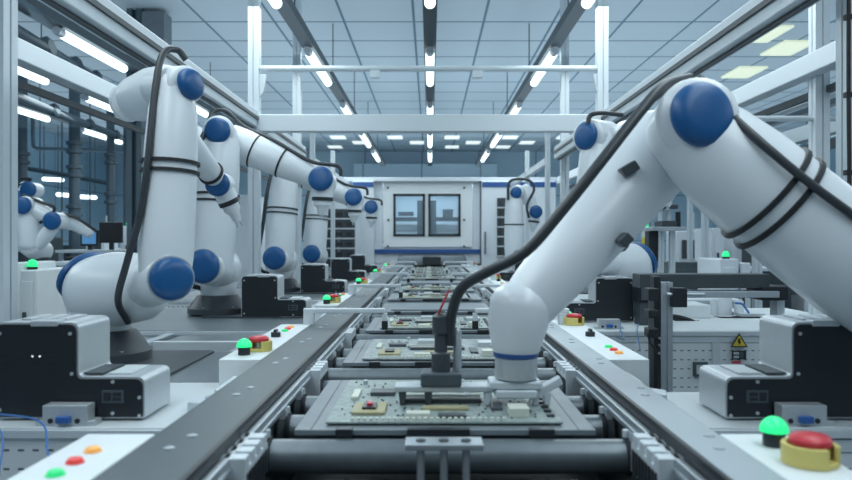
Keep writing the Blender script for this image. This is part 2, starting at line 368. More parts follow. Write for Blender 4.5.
# ------------------------------------------------------------------ conveyor
RZ = CZ-.40           # rail top
TZ = CZ-.47           # roller top
PLX = (-.565, -.415); PRX = (.50, .595)
Y0, Y1 = .6, 13.4
cv = thing('roller_conveyor', (.04, Y0, 0), 'long roller conveyor running down the middle to the far machine', 'conveyor')
MB().box(PLX[0], PLX[1], Y0, Y1, RZ-.012, RZ).build('side_plate', M['plate'], cv, bevel=.002)
MB().box(PRX[0], PRX[1], Y0, Y1, RZ-.012, RZ).build('side_plate', M['plate_r'], cv, bevel=.002, label='paler grey right side plate')
for s_, X in ((1, PLX[1]), (-1, PRX[0])):
    MB().box(min(X, X+s_*.010), max(X, X+s_*.010), Y0, Y1, RZ-.026, RZ+.004).build('edge_seal', M['black'], cv)
    a, c = X+s_*.011, X+s_*.027
    MB().box(min(a, c), max(a, c), Y0, Y1, RZ-.058, RZ-.022).box(min(a, c)-.004, max(a, c)+.004, Y0, Y1, RZ-.05, RZ-.04).build('guide_rail', M['alu'], cv, bevel=.003)
    c = X-s_*.0; MB().box(min(X, X-s_*.02), max(X, X-s_*.02), Y0, Y1, .12, RZ-.012).build('side_beam', M['plate'], cv)
RR = .040; ry = 1.745; n = 0; ys = []
y = ry
while y < Y1-.2: ys.append(y); y += .2425
rol = MB().cyl((PLX[1]+.014, ys[0], TZ-RR), (PRX[0]-.014, ys[0], TZ-RR), RR, 24).build('roller', M['roller'], cv)
subs = []
for X, s_ in ((PLX[1]+.042, 1), (PRX[0]-.042, -1)):
    hub = MB(); hub.lathe((X-.010*s_, ys[0], TZ-RR), (s_, 0, 0), [(RR+.006, 0), (RR+.006, .009), (RR, .012)], 24)
    subs.append(hub.build('collar', M['chip'], cv, rol))
for X, s_ in ((PLX[1]+.024, 1), (PRX[0]-.024, -1)):
    bk = MB(); bk.box(X-.010, X+.010, ys[0]-.022, ys[0]+.022, TZ-.06, TZ+.020); bk.cyl((X-.004+.012*s_, ys[0]-.004, TZ+.006), (X-.004+.012*s_, ys[0]-.004, TZ+.024), .008, 10)
    subs.append(bk.build('bearing_block', M['alu_p'], cv, rol, bevel=.002))
for y in ys[1:]:
    r = rol.copy(); COL.objects.link(r); r.location.y += y-ys[0]
    for o in subs:
        c = o.copy(); COL.objects.link(c); c.parent = r
MB().box(PLX[1]+.04, PRX[0]-.04, Y0, Y1, .30, .70).build('underbody', M['black'], cv)
# finned blocks on the rails
k = 0
for i in range(12):
    yc = 1.53+.97*i
    for side, x0, x1 in (('left', -.413, -.357), ('right', .442, .498)):
        m_ = MB(); m_.box(x0, x1, yc-.10, yc+.10, RZ-.11, RZ-.045)
        for q in range(4): m_.box(x0, x1, yc-.10+q*.052, yc-.10+q*.052+.034, RZ-.05, RZ-.022)
        bl = m_.build('drive_block', M['alu_p'], cv, bevel=.003)
        xf = x1 if side == 'left' else x0
        m_ = MB()
        for q in range(8): m_.box(xf-.003, xf+.003, yc-.09+q*.023, yc-.078+q*.023, RZ-.105, RZ-.055)
        m_.build('cooling_slot', M['chip'], cv, bl)
# screw heads on the plates
for side, xs in (('l', (-.50,)), ('r', (.555,))):
    for i in range(14):
        for dy in (0, .09):
            y = 1.42+.49*i+dy
            MB().lathe((xs[0]+(.015 if dy else 0), y, RZ), (0, 0, 1), [(.011, 0), (.011, .002), (.006, .004)], 12).build('screw', M['plate_r'], cv)
# leg supports
for y in (1.2, 4, 7, 10, 13):
    MB().box(PLX[0]+.05, PLX[0]+.12, y-.04, y+.04, 0, .9).build('leg', M['dark'], cv)
    MB().box(PRX[1]-.09, PRX[1]-.03, y-.04, y+.04, 0, .9).build('leg', M['dark'], cv)
# stopper bracket under the first tray
st = thing('tray_stopper', at(444, 443, 1.6), 'pale flat stopper bracket on three rods before the nearest tray', 'stopper')
zb = CZ-.437
MB().box(-.054, .115, 1.58, 1.645, zb-.014, zb).build('stopper_plate', M['alu'], st, bevel=.003)
for X in (-.02, .03, .078):
    MB().cyl((X, 1.60, .70), (X, 1.60, zb-.014), .0085, 14).build('guide_rod', M['alu'], st)
    MB().lathe((X, 1.61, zb), (0, 0, 1), [(.011, 0), (.011, .003), (.006, .004)], 14).build('screw', M['dark'], st)
for X0, sd in ((-.215, 'left'), (.20, 'right')):
    t = MB().box(X0, X0+.10, 1.43, 1.49, CZ-.512, CZ-.484).box(X0+.02, X0+.08, 1.44, 1.48, .70, CZ-.512).build('small_bracket', M['silver'], bevel=.004)
    tag(t, 'small silver bracket at bottom centre, the %s one of the pair' % sd, 'bracket', 'small brackets below the near roller')
# ------------------------------------------------------------------ trays and boards
TX0, TX1 = -.325, .397
def make_tray(y):
    t = thing('pallet_tray', (.036, y, TZ), '', 'tray', 'grey pallet trays riding on the rollers')
    z0, z1 = TZ+.002, TZ+.016
    MB().box(TX0, TX1, y, y+.63, z0, z1).build('tray_plate', M['tray'], t, bevel=.002)
    for a in (TX0+.038, TX1-.042): MB().box(a, a+.004, y+.004, y+.626, z1, z1+.0006).build('groove', M['chip'], t)
    for a, c in ((TX0+.10, TX0+.14), (TX0+.27, TX0+.42), (TX1-.16, TX1-.10)): MB().box(a, c, y-.012, y+.012, z0-.001, z1+.004).build('edge_stop', M['chip'], t, bevel=.002)
    return t
rnd = random.Random(3)
def make_board(y, style):
    z = TZ+.021
    t = thing('circuit_board', (.036, y, z), '', 'circuit board', 'circuit boards lying on the trays')
    x0, x1, ya, yb = -.255, .325, y+.038, y+.585
    MB().box(x0, x1, ya, yb, z, z+.004).build('board', M['pcb'] if style == 0 else M['pcb2'], t)
    m_ = MB()
    for px, py in ((x0+.03, ya+.03), (x1-.03, ya+.03), (x0+.03, yb-.03), (x1-.03, yb-.03)): m_.cyl((px, py, TZ+.016), (px, py, z), .008, 8)
    m_.build('standoff', M['alu'], t)
    Z = z+.004
    # main chip in tan frame, heat sinks, sockets
    MB().box(-.20, -.115, ya+.07, ya+.19, Z, Z+.008).build('processor_socket', M['tan'], t, bevel=.002)
    MB().box(-.175, -.14, ya+.10, ya+.16, Z+.008, Z+.014).build('chip', M['chip'], t)
    if style == 0: MB().box(-.165, -.150, ya+.12, ya+.145, Z+.014, Z+.020).build('red_cap', M['redc'], t)
    for q in range(4): MB().box(-.08, .14, ya+.21+q*.022, ya+.221+q*.022, Z, Z+.011).build('memory_slot', M['ivory'] if q % 2 else M['ic'], t, bevel=.001)
    for a, c, e, f, h, m in ((.20, .25, .05, .11, .035, 'ivory'), (.16, .19, .12, .24, .012, 'ic'), (.02, .09, .04, .07, .012, 'ic'), (-.06, .0, .04, .075, .02, 'ivory'),
                             (-.22, -.20, .25, .36, .015, 'ivory'), (-.17, -.10, .30, .36, .018, 'ic'), (.20, .27, .30, .38, .03, 'silver'), (-.05, .02, .36, .43, .03, 'silver'), (.08, .13, .36, .44, .014, 'ic'), (-.02, .10, .12, .155, .012, 'tan')):
        MB().box(a, c, ya+e, ya+f, Z, Z+h*.62).build('connector' if m == 'ivory' else ('heat_sink' if m == 'silver' else 'chip'), M[m], t, bevel=.0015)
    m_ = MB()
    for q in range(26): m_.box(x0+.06+q*.015, x0+.068+q*.015, ya+.012, ya+.024, Z, Z+.007)
    m_.build('pin_header', M['ivory'], t)
    for q in range(8): MB().box(x1-.03, x1-.012, ya+.05+q*.05, ya+.068+q*.05, Z, Z+.006).build('edge_contact', M['chip'], t)
    for q in range(10):
        a = rnd.uniform(x0+.05, x1-.05); e = rnd.uniform(ya+.25, yb-.03)
        MB().lathe((a, e, Z), (0, 0, 1), [(.007, 0), (.007, .012), (.005, .014)], 10).build('capacitor', M['alu'], t)
    m_ = MB()
    for q in range(170):
        a = rnd.uniform(x0+.02, x1-.03); e = rnd.uniform(ya+.03, yb-.02); w_ = rnd.uniform(.002, .006)
        m_.box(a, a+w_, e, e+rnd.uniform(.003, .01), Z, Z+.003)
    m_.build('solder_dots', M['ivory'] if style else M['ic'], t, kind='stuff')
    return t
tray0 = make_tray(1.77)
boards = {}
for i in range(12):
    y = 1.77+.97*i
    t = tray0 if i == 0 else dup(tray0, 0, .97*i, '')
    t['label'] = ('grey pallet tray on the rollers, %s to the camera' % ORD[i]) if i < 11 else 'grey pallet tray on the rollers, farthest from the camera'
    if i in (3, 6): 
        # trays that carry only a blank plate
        o = MB().box(-.25, .32, y+.07, y+.56, TZ+.016, TZ+.024).build('blank_plate', M['tray'], bevel=.002)
        tag(o, 'plain grey cover plate lying on the %s tray' % ORD[i], 'plate'); continue
    st_ = 0 if i in (0, 2, 5, 8, 10) else 1
    if st_ not in boards: b = make_board(y, st_); boards[st_] = (b, y)
    else: b = dup(boards[st_][0], 0, y-boards[st_][1], '')
    b['label'] = '%s circuit board lying on the %s tray' % ('pale green populated' if st_ == 0 else 'pale grey populated', ORD[i])
# infeed hood in front of the machine
t = thing('infeed_cover', (-.05, 12.6, RZ-.05), 'low dark cover where the conveyor enters the far machine', 'cover')
MB().prism([(12.3, RZ-.02), (12.5, RZ+.10), (13.3, RZ+.14), (13.3, RZ-.02)], 'x', -.55, .62).build('cover_shell', M['dark'], t, bevel=.02)
MB().box(-.12, .18, 12.25, 12.6, RZ-.02, RZ+.125).build('cover_slot', M['chip'], t, bevel=.01)
# ------------------------------------------------------------------ sensor brackets across the rails
def sensor(y, side, label):
    s_ = -1 if side == 'left' else 1
    xo, xi = (-.60, -.215) if side == 'left' else (.66, .215)
    t = thing('sensor_bracket', (xo, y, RZ), label, 'sensor bracket', 'sensor brackets reaching over the rails')
    zt = CZ-.325
    MB().box(min(xo, xi), max(xo, xi), y-.02, y+.02, zt-.022, zt).build('arm', M['alu_p'], t, bevel=.004)
    xa = xo if side == 'left' else xo-.05
    MB().box(xa, xa+.05, y-.02, y+.02, RZ-.10, zt-.022).build('upright', M['alu_p'], t, bevel=.003)
    MB().box(xi-.012, xi+.012, y-.015, y+.015, zt-.06, zt-.022).build('drop_arm', M['alu_p'], t, bevel=.002)
    MB().box(xi-.014, xi+.014, y-.02, y+.02, zt-.10, zt-.058).build('sensor_head', M['rubber'], t, bevel=.004)
for i, y in enumerate((3.52, 5.45, 7.4, 9.4, 11.3)):
    for side in ('left', 'right'): sensor(y, side, 'pale sensor bracket with black head reaching over the %s rail, %s' % (side, ORD[i]))
# ------------------------------------------------------------------ control strips
def strip(side, ya, yb, label, front_cut=False):
    x0, x1 = (-.708, -.568) if side == 'left' else (.598, .735)
    xc = (x0+x1)/2; sg = 1 if side == 'left' else -1
    t = thing('control_box', (xc, ya, RZ), label, 'control box', 'white control boxes along the rails')
    MB().box(x0, x1, ya, yb, RZ-.16, RZ-.0005).build('housing', M['strip'], t, bevel=.003)
    def pos(f): return ya+f if side == 'left' else yb-f
    # dome lamp + estop
    d1, d2 = (.10, .20) if side == 'left' else (.09, .205)
    yl, ye = pos(d1), pos(d2)
    xl = xc-.010 if side == 'left' else xc+.003
    xe = xc+.018 if side == 'left' else xc+.014
    lb = MB().lathe((xl, yl, RZ), (0, 0, 1), [(.021, 0), (.021, .026), (.02, .028)], 24).build('lamp_base', M['chip'], t)
    MB().lathe((xl, yl, RZ+.028), (0, 0, 1), [(.027*math.cos(a*math.pi/16), .0+.029*math.sin(a*math.pi/16)) for a in range(9)], 24).build('dome_lamp', M['greenlamp'], t, lb)
    m_ = MB(); n = 40; gap = 5                       # open guard ring
    a0 = -.5*math.pi if side == 'left' else -.30*math.pi
    idx = [a0+2*math.pi*(gap/2+k)/n for k in range(n-gap+1)]
    RO, RI, H = .048, .038, .036
    vs = []
    for a in idx:
        for r_, h_ in ((RO, 0), (RO, H), (RI, H), (RI, 0)): vs.append((xe+r_*math.cos(a), ye+r_*math.sin(a), RZ+h_))
    fs = []
    for k in range(len(idx)-1):
        for e in range(4): fs.append((k*4+e, k*4+(e+1) % 4, (k+1)*4+(e+1) % 4, (k+1)*4+e))
    fs += [(0, 1, 2, 3)[::-1], tuple(4*(len(idx)-1)+e for e in (0, 1, 2, 3))]
    m_.add(vs, fs); m_.lathe((xe, ye, RZ), (0, 0, 1), [(RO-.002, 0), (RO-.002, .010)], 32)
    es = m_.build('guard_ring', M['yellow'], t, bevel=.002)
    MB().lathe((xe, ye, RZ+.010), (0, 0, 1), [(.018, 0), (.018, .022)], 20).build('button_stem', M['alu'], t, es)
    MB().lathe((xe, ye, RZ+.032), (0, 0, 1), [(.032, 0), (.036, .005), (.036, .013), (.030, .019), (.012, .022)], 28).build('stop_button', M['redc'], t, es)
    # knob and three buttons
    L = abs(yb-ya)
    kb = MB().lathe((xc, pos(.56*L if side == 'left' else .62), RZ), (0, 0, 1), [(.020, 0), (.020, .018), (.015, .02)], 20)
    ky = pos(.56*L if side == 'left' else .62); kb.box(xc-.006, xc+.006, ky-.018, ky+.018, RZ+.018, RZ+.03); kb.build('selector_knob', M['chip'], t)
    for q, mm in enumerate(('greenb', 'redb', 'orb')):
        yy = pos(L-.27+.07*q) if side == 'left' else pos(L-.28+.075*q)
        ring = MB().lathe((xc, yy, RZ), (0, 0, 1), [(.016, 0), (.016, .003)], 22).build('push_button', M[mm], t)
        MB().lathe((xc, yy, RZ+.003), (0, 0, 1), [(.013, 0), (.013, .004), (.010, .006)], 22).build('button_face', M[mm], t, ring)
for i in range(6):
    a = .42+2.06*i
    strip('left', a-(0.0 if i else .0), a+1.04 if i else 1.53, 'white control box along the left rail, %s to the camera' % ORD[i])
    strip('right', a if i else .35, a+1.22 if i else 1.53, 'white control box along the right rail, %s to the camera' % ORD[i])
# ------------------------------------------------------------------ work tables beside the line
DZ = CZ-.497
def table(side, i):
    ya = 1.96+2.1*i; yb = ya+1.35
    t0 = 'left' if side < 0 else 'right'
    xi, xo = (.585, 2.3) if side < 0 else (.615, 2.6)
    a, c = sorted((side*xi, side*xo))
    t = thing('machine_table', ((a+c)/2, ya, 0), 'grey worktable with slotted white front panels at %s, %s to the camera' % (t0, ORD[i]), 'worktable', 'worktables beside the conveyor')
    if side > 0 and i == 0:
        MB().box(a, c, ya, 2.42, DZ-.02, DZ).box(1.36, c, 2.42, 2.68, DZ-.02, DZ).build('tabletop', M['deck_l'], t, bevel=.003)
    elif i == 0:
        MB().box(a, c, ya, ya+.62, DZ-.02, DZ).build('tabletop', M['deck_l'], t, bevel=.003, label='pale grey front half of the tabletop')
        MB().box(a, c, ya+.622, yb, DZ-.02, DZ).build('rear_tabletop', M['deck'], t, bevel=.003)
    else:
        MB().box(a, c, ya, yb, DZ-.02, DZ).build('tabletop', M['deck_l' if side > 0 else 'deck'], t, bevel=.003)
    MB().box(a, c, ya-.012, ya-.001, DZ-.026, DZ-.004).build('front_rail', M['alu_p'], t, bevel=.002)
    if side > 0: MB().box(a, c, ya-.004, ya+.02, DZ-.065, DZ-.032).build('lower_rail', M['alu_p'], t, bevel=.002)
    m_ = MB().box(a, c, ya+.0, ya+.015, .10, DZ-(.068 if side > 0 else .022))
    p = m_.build('front_panel', M['slots'], t)
    xs = [side*.66, side*1.565, side*2.2]
    for X in xs: MB().box(X-.02, X+.02, ya-.012, ya+.004, .05, DZ-.066).build('panel_post', M['alu_p'], t, bevel=.002)
    if side > 0:
        MB().box(1.44, 1.52, ya-.018, ya, DZ-.25, DZ-.17).build('latch', M['plate'], t, bevel=.004)
        MB().box(1.455, 1.505, ya-.022, ya-.018, DZ-.235, DZ-.185).build('latch_handle', M['silver'], t)
    for X in (a+.05, c-.05):
        for y in (ya+.06, (2.36 if side > 0 and i == 0 else yb-.06)): MB().box(X-.03, X+.03, y-.03, y+.03, 0, DZ-.02).build('leg', M['dark'], t)
    if i >= 1 or side < 0:
        # mounting plate and raised strips
        MB().box(side*1.2-.25 if side < 0 else 1.0, side*1.2+.25 if side < 0 else 1.6, ya+.64, ya+1.30, DZ, DZ+.012).build('mounting_plate', M['dark'], t, bevel=.004)
for i in range(5):
    table(-1, i)
for i in range(5): table(1, i)
# cross channels between the left tables
for i in range(4):
    ya = 3.32+2.1*i
    t = thing('cable_channel', (-1.2, ya, DZ-.1), 'pale cable channel with raised lids spanning the gap behind the %s left table' % ORD[i], 'cable channel', 'cable channels between the left tables')
    MB().box(-1.9, -.60, ya+.0, ya+.06, DZ-.05, DZ-.01).build('front_lip', M['alu_p'], t, bevel=.004)
    MB().box(-1.9, -.60, ya+.40, ya+.44, DZ-.12, DZ-.015).build('inner_wall', M['deck_l'], t, bevel=.003)
    for X in (-1.42, -.90): MB().box(X-.025, X+.025, ya+.0, ya+.72, DZ-.06, DZ-.012).build('lid_bar', M['alu'], t, bevel=.006)
    MB().box(-1.35, -.62, ya+.44, ya+.72, DZ-.05, DZ-.02).build('cover_plate', M['deck'], t, bevel=.003)
# clamp blocks at the plate edges between table and rail
for i in range(3):
    for side, s_ in (('left', -1), ('right', 1)):
        y = 2.16+2.1*i + (.0 if s_ < 0 else .12)
        X = s_*(.64 if s_ < 0 else .665)
        z_ = RZ-.07
        t = thing('edge_clamp', (X, y, z_), 'white forked clamp block beside the %s plate, %s' % (side, ORD[i]), 'clamp', 'forked clamp blocks beside the plates')
        MB().prism([(X-.06, y-.03), (X+.05, y-.05), (X+.07, y+.02), (X+.02, y+.06), (X-.06, y+.04)], 'z', DZ+.001, z_+.005).build('clamp_body', M['alu_p'], t, bevel=.006)
        MB().obox((X-s_*.01, y+.15, z_+.005), (.014, 0, 0), (0, .11, 0), (0, 0, .022)).build('clamp_arm', M['alu_p'], t, bevel=.008)
        MB().cyl((X, y, z_+.0), (X, y, z_+.014), .016, 14).build('bolt', M['alu'], t)
# ------------------------------------------------------------------ controllers (black face, silver shell)
def controller(side, y, label):
    s_ = -1 if side == 'left' else 1
    X0 = .785 if side == 'left' else .813      # low end nearest the rail
    W, WS, H, HS, D = .415, .182, .270, .120, .205
    t = thing('robot_controller', (s_*(X0+W/2), y, DZ), label, 'controller box', 'stepped robot controllers on the worktables')
    def prof(ins, r=.022):
        pts = [(X0+ins, DZ+.006+ins), (X0+ins, DZ+HS-ins), (X0+WS+ins, DZ+HS-ins), (X0+WS+ins, DZ+H-ins), (X0+W-ins, DZ+H-ins), (X0+W-ins, DZ+.006+ins)]
        out = []
        for i, p in enumerate(pts):
            a = pts[i-1]; c = pts[(i+1) % 6]; rr = .004 if i in (0, 5) else (r if i != 2 else r*.8)
            va = Vector((a[0]-p[0], a[1]-p[1])).normalized(); vc = Vector((c[0]-p[0], c[1]-p[1])).normalized(); P = Vector(p)
            for q in range(6):
                u = q/5; e = P+va*rr*(1-u)**2*1.0+vc*rr*u**2
                out.append((s_*e.x, e.y))
        return out if s_ > 0 else out[::-1]
    MB().prism(prof(0), 'y', y+.006, y+D).build('shell', M['silver'], t, angle=25)
    MB().prism(prof(.005), 'y', y, y+.012).build('face_plate', M['black'], t, angle=25)
    MB().prism(prof(.005), 'y', y+D-.006, y+D+.006).build('rear_plate', M['black'], t, angle=25)
    def bx(u0, u1, z0, z1, y0, y1, nm, mm, par=None, bv=.001):
        a, c = sorted((s_*(X0+u0), s_*(X0+u1))); return MB().box(a, c, y+y0, y+y1, DZ+z0, DZ+z1).build(nm, M[mm], t, par, bevel=bv)
    # lid ridges and handle clip
    bx(.05, .115, HS, HS+.006, .04, D-.03, 'lid_ridge', 'deck_l'); bx(.125, .185, HS, HS+.008, .03, D-.03, 'lid_ridge', 'dark')
    bx(.235, .31, H-.010, H+.006, -.004, .04, 'top_clip', 'silver', None, .003)
    for k in range(3): bx(.24+.05*k, .27+.05*k, H, H+.006, .06, D-.02, 'top_rib', 'silver', None, .002)
    p = bx(.055, .115, .05, .085, -.002, .002, 'port_panel', 'plate')
    bx(.062, .085, .056, .066, -.004, .0, 'port', 'chip', p); bx(.062, .085, .070, .080, -.004, .0, 'port', 'chip', p); bx(.090, .110, .056, .080, -.004, .0, 'port', 'chip', p)
    for u, z in ((.012, .065), (.085, .108), (.085, .022), (WS+.015, .13), (WS+.02, H-.03), (W-.02, H-.03), (W-.02, .03), (.012, .015)):
        MB().cyl((s_*(X0+u), y-.003, DZ+z), (s_*(X0+u), y+.001, DZ+z), .005, 10).build('screw', M['silver'], t)
    for r_ in range(3):
        for bnk in range(2):
            for c_ in range(4):
                if c_ == 2: continue
                a, c = sorted((s_*(X0+.24+c_*.045), s_*(X0+.262+c_*.045))); z = DZ+.045+bnk*.095+r_*.018
                MB().box(a, c, y-.0008, y+.0005, z, z+.006).build('vent', M['rubber'], t)
    m_ = MB()
    if side == 'left' and y < 3:
     for u in (.285, .305): m_.cyl((s_*(X0+u), y-.002, DZ+.178), (s_*(X0+u), y+.0, DZ+.178), .0025, 8)
     m_.build('status_light', M['ledp'], t)
for i in range(5):
    controller('left', (2.03, 4.70, 6.84, 8.95, 11.05)[i], 'stepped black and silver controller box on the left table, %s to the camera' % ORD[i])
for i in range(4):
    controller('right', (2.03, 4.45, 6.6, 8.7)[i], 'stepped black and silver controller box on the right table, %s to the camera' % ORD[i])
# junction brackets with blue plugs
def junction(side, y, X, label, cab):
    t = thing('plug_bracket', (X, y, DZ), label, 'junction box', 'grey plug brackets before the controllers')
    MB().box(X-.080, X-.06, y-.025, y+.022, DZ, DZ+.014).box(X+.06, X+.080, y-.025, y+.022, DZ, DZ+.014).box(X-.060, X+.060, y-.025, y+.022, DZ, DZ+.055).build('housing', M['silver'], t, bevel=.002)
    MB().box(X-.018, X+.018, y-.042, y-.025, DZ+.010, DZ+.028).build('plug', M['bluep'], t, bevel=.003)
    for u in (-.038, .034): MB().cyl((X+u, y-.028, DZ+.014), (X+u, y-.024, DZ+.014), .007, 10).build('screw', M['chip'], t)
    for k, pts in enumerate(cab):
        o = MB().tube(pts, .0028, 8); o = o.build('blue_cable', M['bluec'])
        tag(o, ['upper', 'lower'][k]+' thin blue cable running from the %s plug bracket' % side, 'cable')
junction('near left', 2.0, -.975, 'grey plug bracket with blue plug, beneath the near left controller',
         [[(-1.30, 1.96, DZ+.045), (-1.15, 1.945, DZ+.04), (-1.0, 1.90, DZ+.03), (-.93, 1.80, DZ-.02), (-.86, 1.7, DZ-.06)], [(-1.35, 1.97, DZ+.035), (-1.2, 1.95, DZ+.03), (-1.1, 1.90, DZ+.0), (-1.05, 1.8, DZ-.08)]])
junction('near right', 2.0, 1.0, 'grey plug bracket with blue plug, beneath the near right controller',
         [[(1.15, 1.9, DZ+.06), (1.08, 1.8, DZ+.07), (.98, 1.65, DZ+.05), (.90, 1.5, DZ+.02)], [(1.25, 1.9, DZ+.05), (1.12, 1.75, DZ+.04), (1.0, 1.55, DZ+.0)]])
junction('second right', 4.15, 1.0, 'grey plug bracket with blue plug, beneath the second right controller',
         [[(1.06, 4.12, DZ+.03), (1.03, 4.0, DZ+.01), (.97, 3.7, DZ-.0), (.86, 3.4, DZ+.05)], [(1.16, 4.12, DZ+.03), (1.12, 4.0, DZ+.0), (1.05, 3.7, DZ-.05)]])
# ------------------------------------------------------------------ robots
def cap(mb, c, ax, r, h):
    return mb.lathe(c, ax, [(r*.97, -.004), (r, 0), (r, h*.35), (r*.93, h*.62), (r*.78, h*.86), (r*.5, h*.97), (.001, h)], 32)
def hoop(mb, p, ax, r, th=.006, wd=.010):
    return mb.lathe(Vector(p)-Vector(ax).normalized()*wd/2, ax, [(r*.95, 0), (r+th, 0), (r+th, wd), (r*.95, wd)], 28)
def robot(name, label, B, S0, S1, J, E, Ec, E2, W, T, ra=.125, axJ=(0, -1, 0), axE=(0, -1, 0), axW=(0, -1, 0), rJ=.105, rE=.082, rW=.066, S0cap=None,
          hose=(), hose_r=.018, bands=(.42, .48), fb=(.25, .55), group='articulated robots along the line', tool=True, rf=.10, stand=None):
    B, S0, S1, J, E, Ec, E2, W, T = map(Vector, (B, S0, S1, J, E, Ec, E2, W, T))
    t = thing(name, B, label, 'robot', group)
    x, y, z = B
    bs = MB().lathe(B, (0, 0, 1), [(.195, 0), (.195, .035), (.185, .045), (.135, .115), (.125, .12)], 32).build('base', M['base'], t)
    m_ = MB()
    for k in range(6):
        a = k*math.pi/3+.3; m_.cyl((x+.175*math.cos(a), y+.175*math.sin(a), z+.03), (x+.175*math.cos(a), y+.175*math.sin(a), z+.05), .011, 8)
    m_.build('bolt', M['alu'], t, bs)
    MB().lathe((x, y, z+.115), (0, 0, 1), [(.108, 0), (.112, .01), (.13, S0.z-z-.2), (.13, S0.z-z-.10)], 32).build('column', M['white'], t)
    sh = MB().loft([S0, S0.lerp(S1, .5), S1], [.145, .150, .135], 32, .75).build('shoulder', M['white'], t)
    if S0cap is not None:
        ax = Vector(S0cap); cap(MB(), S0+ax.normalized()*.085, ax, .122, .05).build('shoulder_cap', M['blue'], t, sh)
    aJ = Vector(axJ).normalized(); aE = Vector(axE).normalized(); aW = Vector(axW).normalized()
    # upper arm with its two joint drums in one continuous casting
    d = (E-J); L = d.length; dn = d.normalized()
    m_ = MB(); m_.loft([J-dn*.01, J+dn*.10, J+d*.35, J+d*.7, E-dn*.09, E+dn*.0], [ra*.92, ra*1.0, ra*1.0, ra*.96, ra*.88, ra*.72], 36, .8)
    ua = m_.build('upper_arm', M['white'], t)
    jd = MB().loft([S1, J+aJ*(ra*.70)], [rJ*1.16, rJ*1.08], 32, .35).build('shoulder_joint', M['white'], t)
    cap(MB(), J+aJ*(ra*.98), aJ, rJ, .045).build('joint_cap', M['blue'], t, jd)
    hoop(MB(), J+aJ*(ra*.96), aJ, rJ+.002, .004, .012).build('joint_ring', M['silver'], t, jd)
    m_ = MB()
    for f_ in bands: hoop(m_, J+d*f_, dn, ra*1.0, .008, .012)
    if bands: m_.build('strap', M['rubber'], t, ua)
    # elbow
    ed = MB().loft([Ec, E+aE*(rE*.95)], [rE*1.25, rE*1.22], 32, .3).build('elbow', M['white'], t)
    cap(MB(), E+aE*(rE*1.18), aE, rE, .04).build('joint_cap', M['blue'], t, ed)
    # forearm
    f = (W-E2); fn = f.normalized()
    m_ = MB().loft([E2, E2+f*.15, E2+f*.6, W-fn*rW*1.4, W-fn*.02], [rf*.96, rf, rf*.82, rf*.68, rf*.6], 32, .6)
    fa = m_.build('forearm', M['white'], t)
    m_ = MB()
    for q in fb: hoop(m_, E2+f*q, fn, rf*(1-.3*q), .006, .012)
    if fb: m_.build('strap', M['rubber'], t, fa)
    if tool:
        dn2 = (T-W).normalized()
        wd = MB().loft([W-aW*rW*.9, W+aW*rW*.75], [rW*1.12, rW*1.12], 28, .35)
        wd.loft([W, W+dn2*rW*1.5], [rW*1.0, rW*.95], 24)
        wr = wd.build('wrist', M['white'], t)
        cap(MB(), W+aW*(rW*1.02), aW, rW*1.12, .03).build('joint_cap', M['blue'], t, wr)
        c0 = W+dn2*rW*1.5
        MB().lathe(c0, dn2, [(rW*.98, 0), (rW*.98, .022), (rW*.9, .024)], 24).build('wrist_ring', M['chip'], t, wr)
        MB().lathe(c0+dn2*.022, dn2, [(rW*.78, 0), (rW*.78, .03), (rW*.5, .05), (rW*.42, .085), (rW*.2, .10)], 24).build('tool_flange', M['white'], t)
        g_ = MB(); u, v = frame(dn2)
        for sg in (-1, 1): g_.obox(c0+dn2*.125+u*.012*sg, u*.003, v*.005, dn2*.018)
        g_.build('gripper_finger', M['silver'], t)
    for hp in hose:
        MB().tube(hp, hose_r, 12, 6).build('hose', M['hose'], t)
    return t
# second-nearest left robot (copied down the line)
zL = DZ+.012
B = Vector((-1.42, 4.95, zL))
J = at(212, 266, 4.72); E = at(222, 133, 4.78); Ec = at(222, 137, 5.02); E2 = at(232, 141, 5.0); W = at(323, 181, 5.0); T = at(322, 215, 5.0)
hs = [[at(208, 122, 4.86), at(213, 112, 4.95), at(226, 111, 5.0), at(245, 127, 5.0), at(275, 141, 4.98), at(310, 161, 4.95), at(333, 165, 4.95), at(340, 168, 4.95), at(341, 176, 4.95)],
      [at(258, 118, 5.0), at(262, 128, 5.0), at(276, 146, 5.0), at(300, 156, 5.0)]]
base2 = robot('articulated_robot', '', B, (-1.42, 4.99, J.z-.03), (-1.40, 4.88, J.z-.02), J, E, Ec, E2, W, T, ra=.135, S0cap=None, hose=[hs[0]], hose_r=.013, bands=(.48, .53),
              axJ=(-.12, -1, .02), axW=(-.05, -1, .12), rW=.074, rf=.118)
# rear conduit along the left side of the upper arm
MB().tube([E+Vector((-.04, .06, .10)), E+Vector((-.085, -.10, -.02)), J+Vector((-.075, -.145, .62)), J+Vector((-.12, -.13, .30)), J+Vector((-.165, -.10, .05)), J+Vector((-.18, .02, -.10)), J+Vector((-.12, .20, -.16))], .017, 10).build('hose', M['hose'], base2)
base2['label'] = 'white and blue robot arm on the left row, first behind the front one'
dup(base2, 0, 2.1, 'white and blue robot arm on the left row, second behind the front one')
dup(base2, 0, 4.2, 'white and blue robot arm on the left row, third behind the front one')
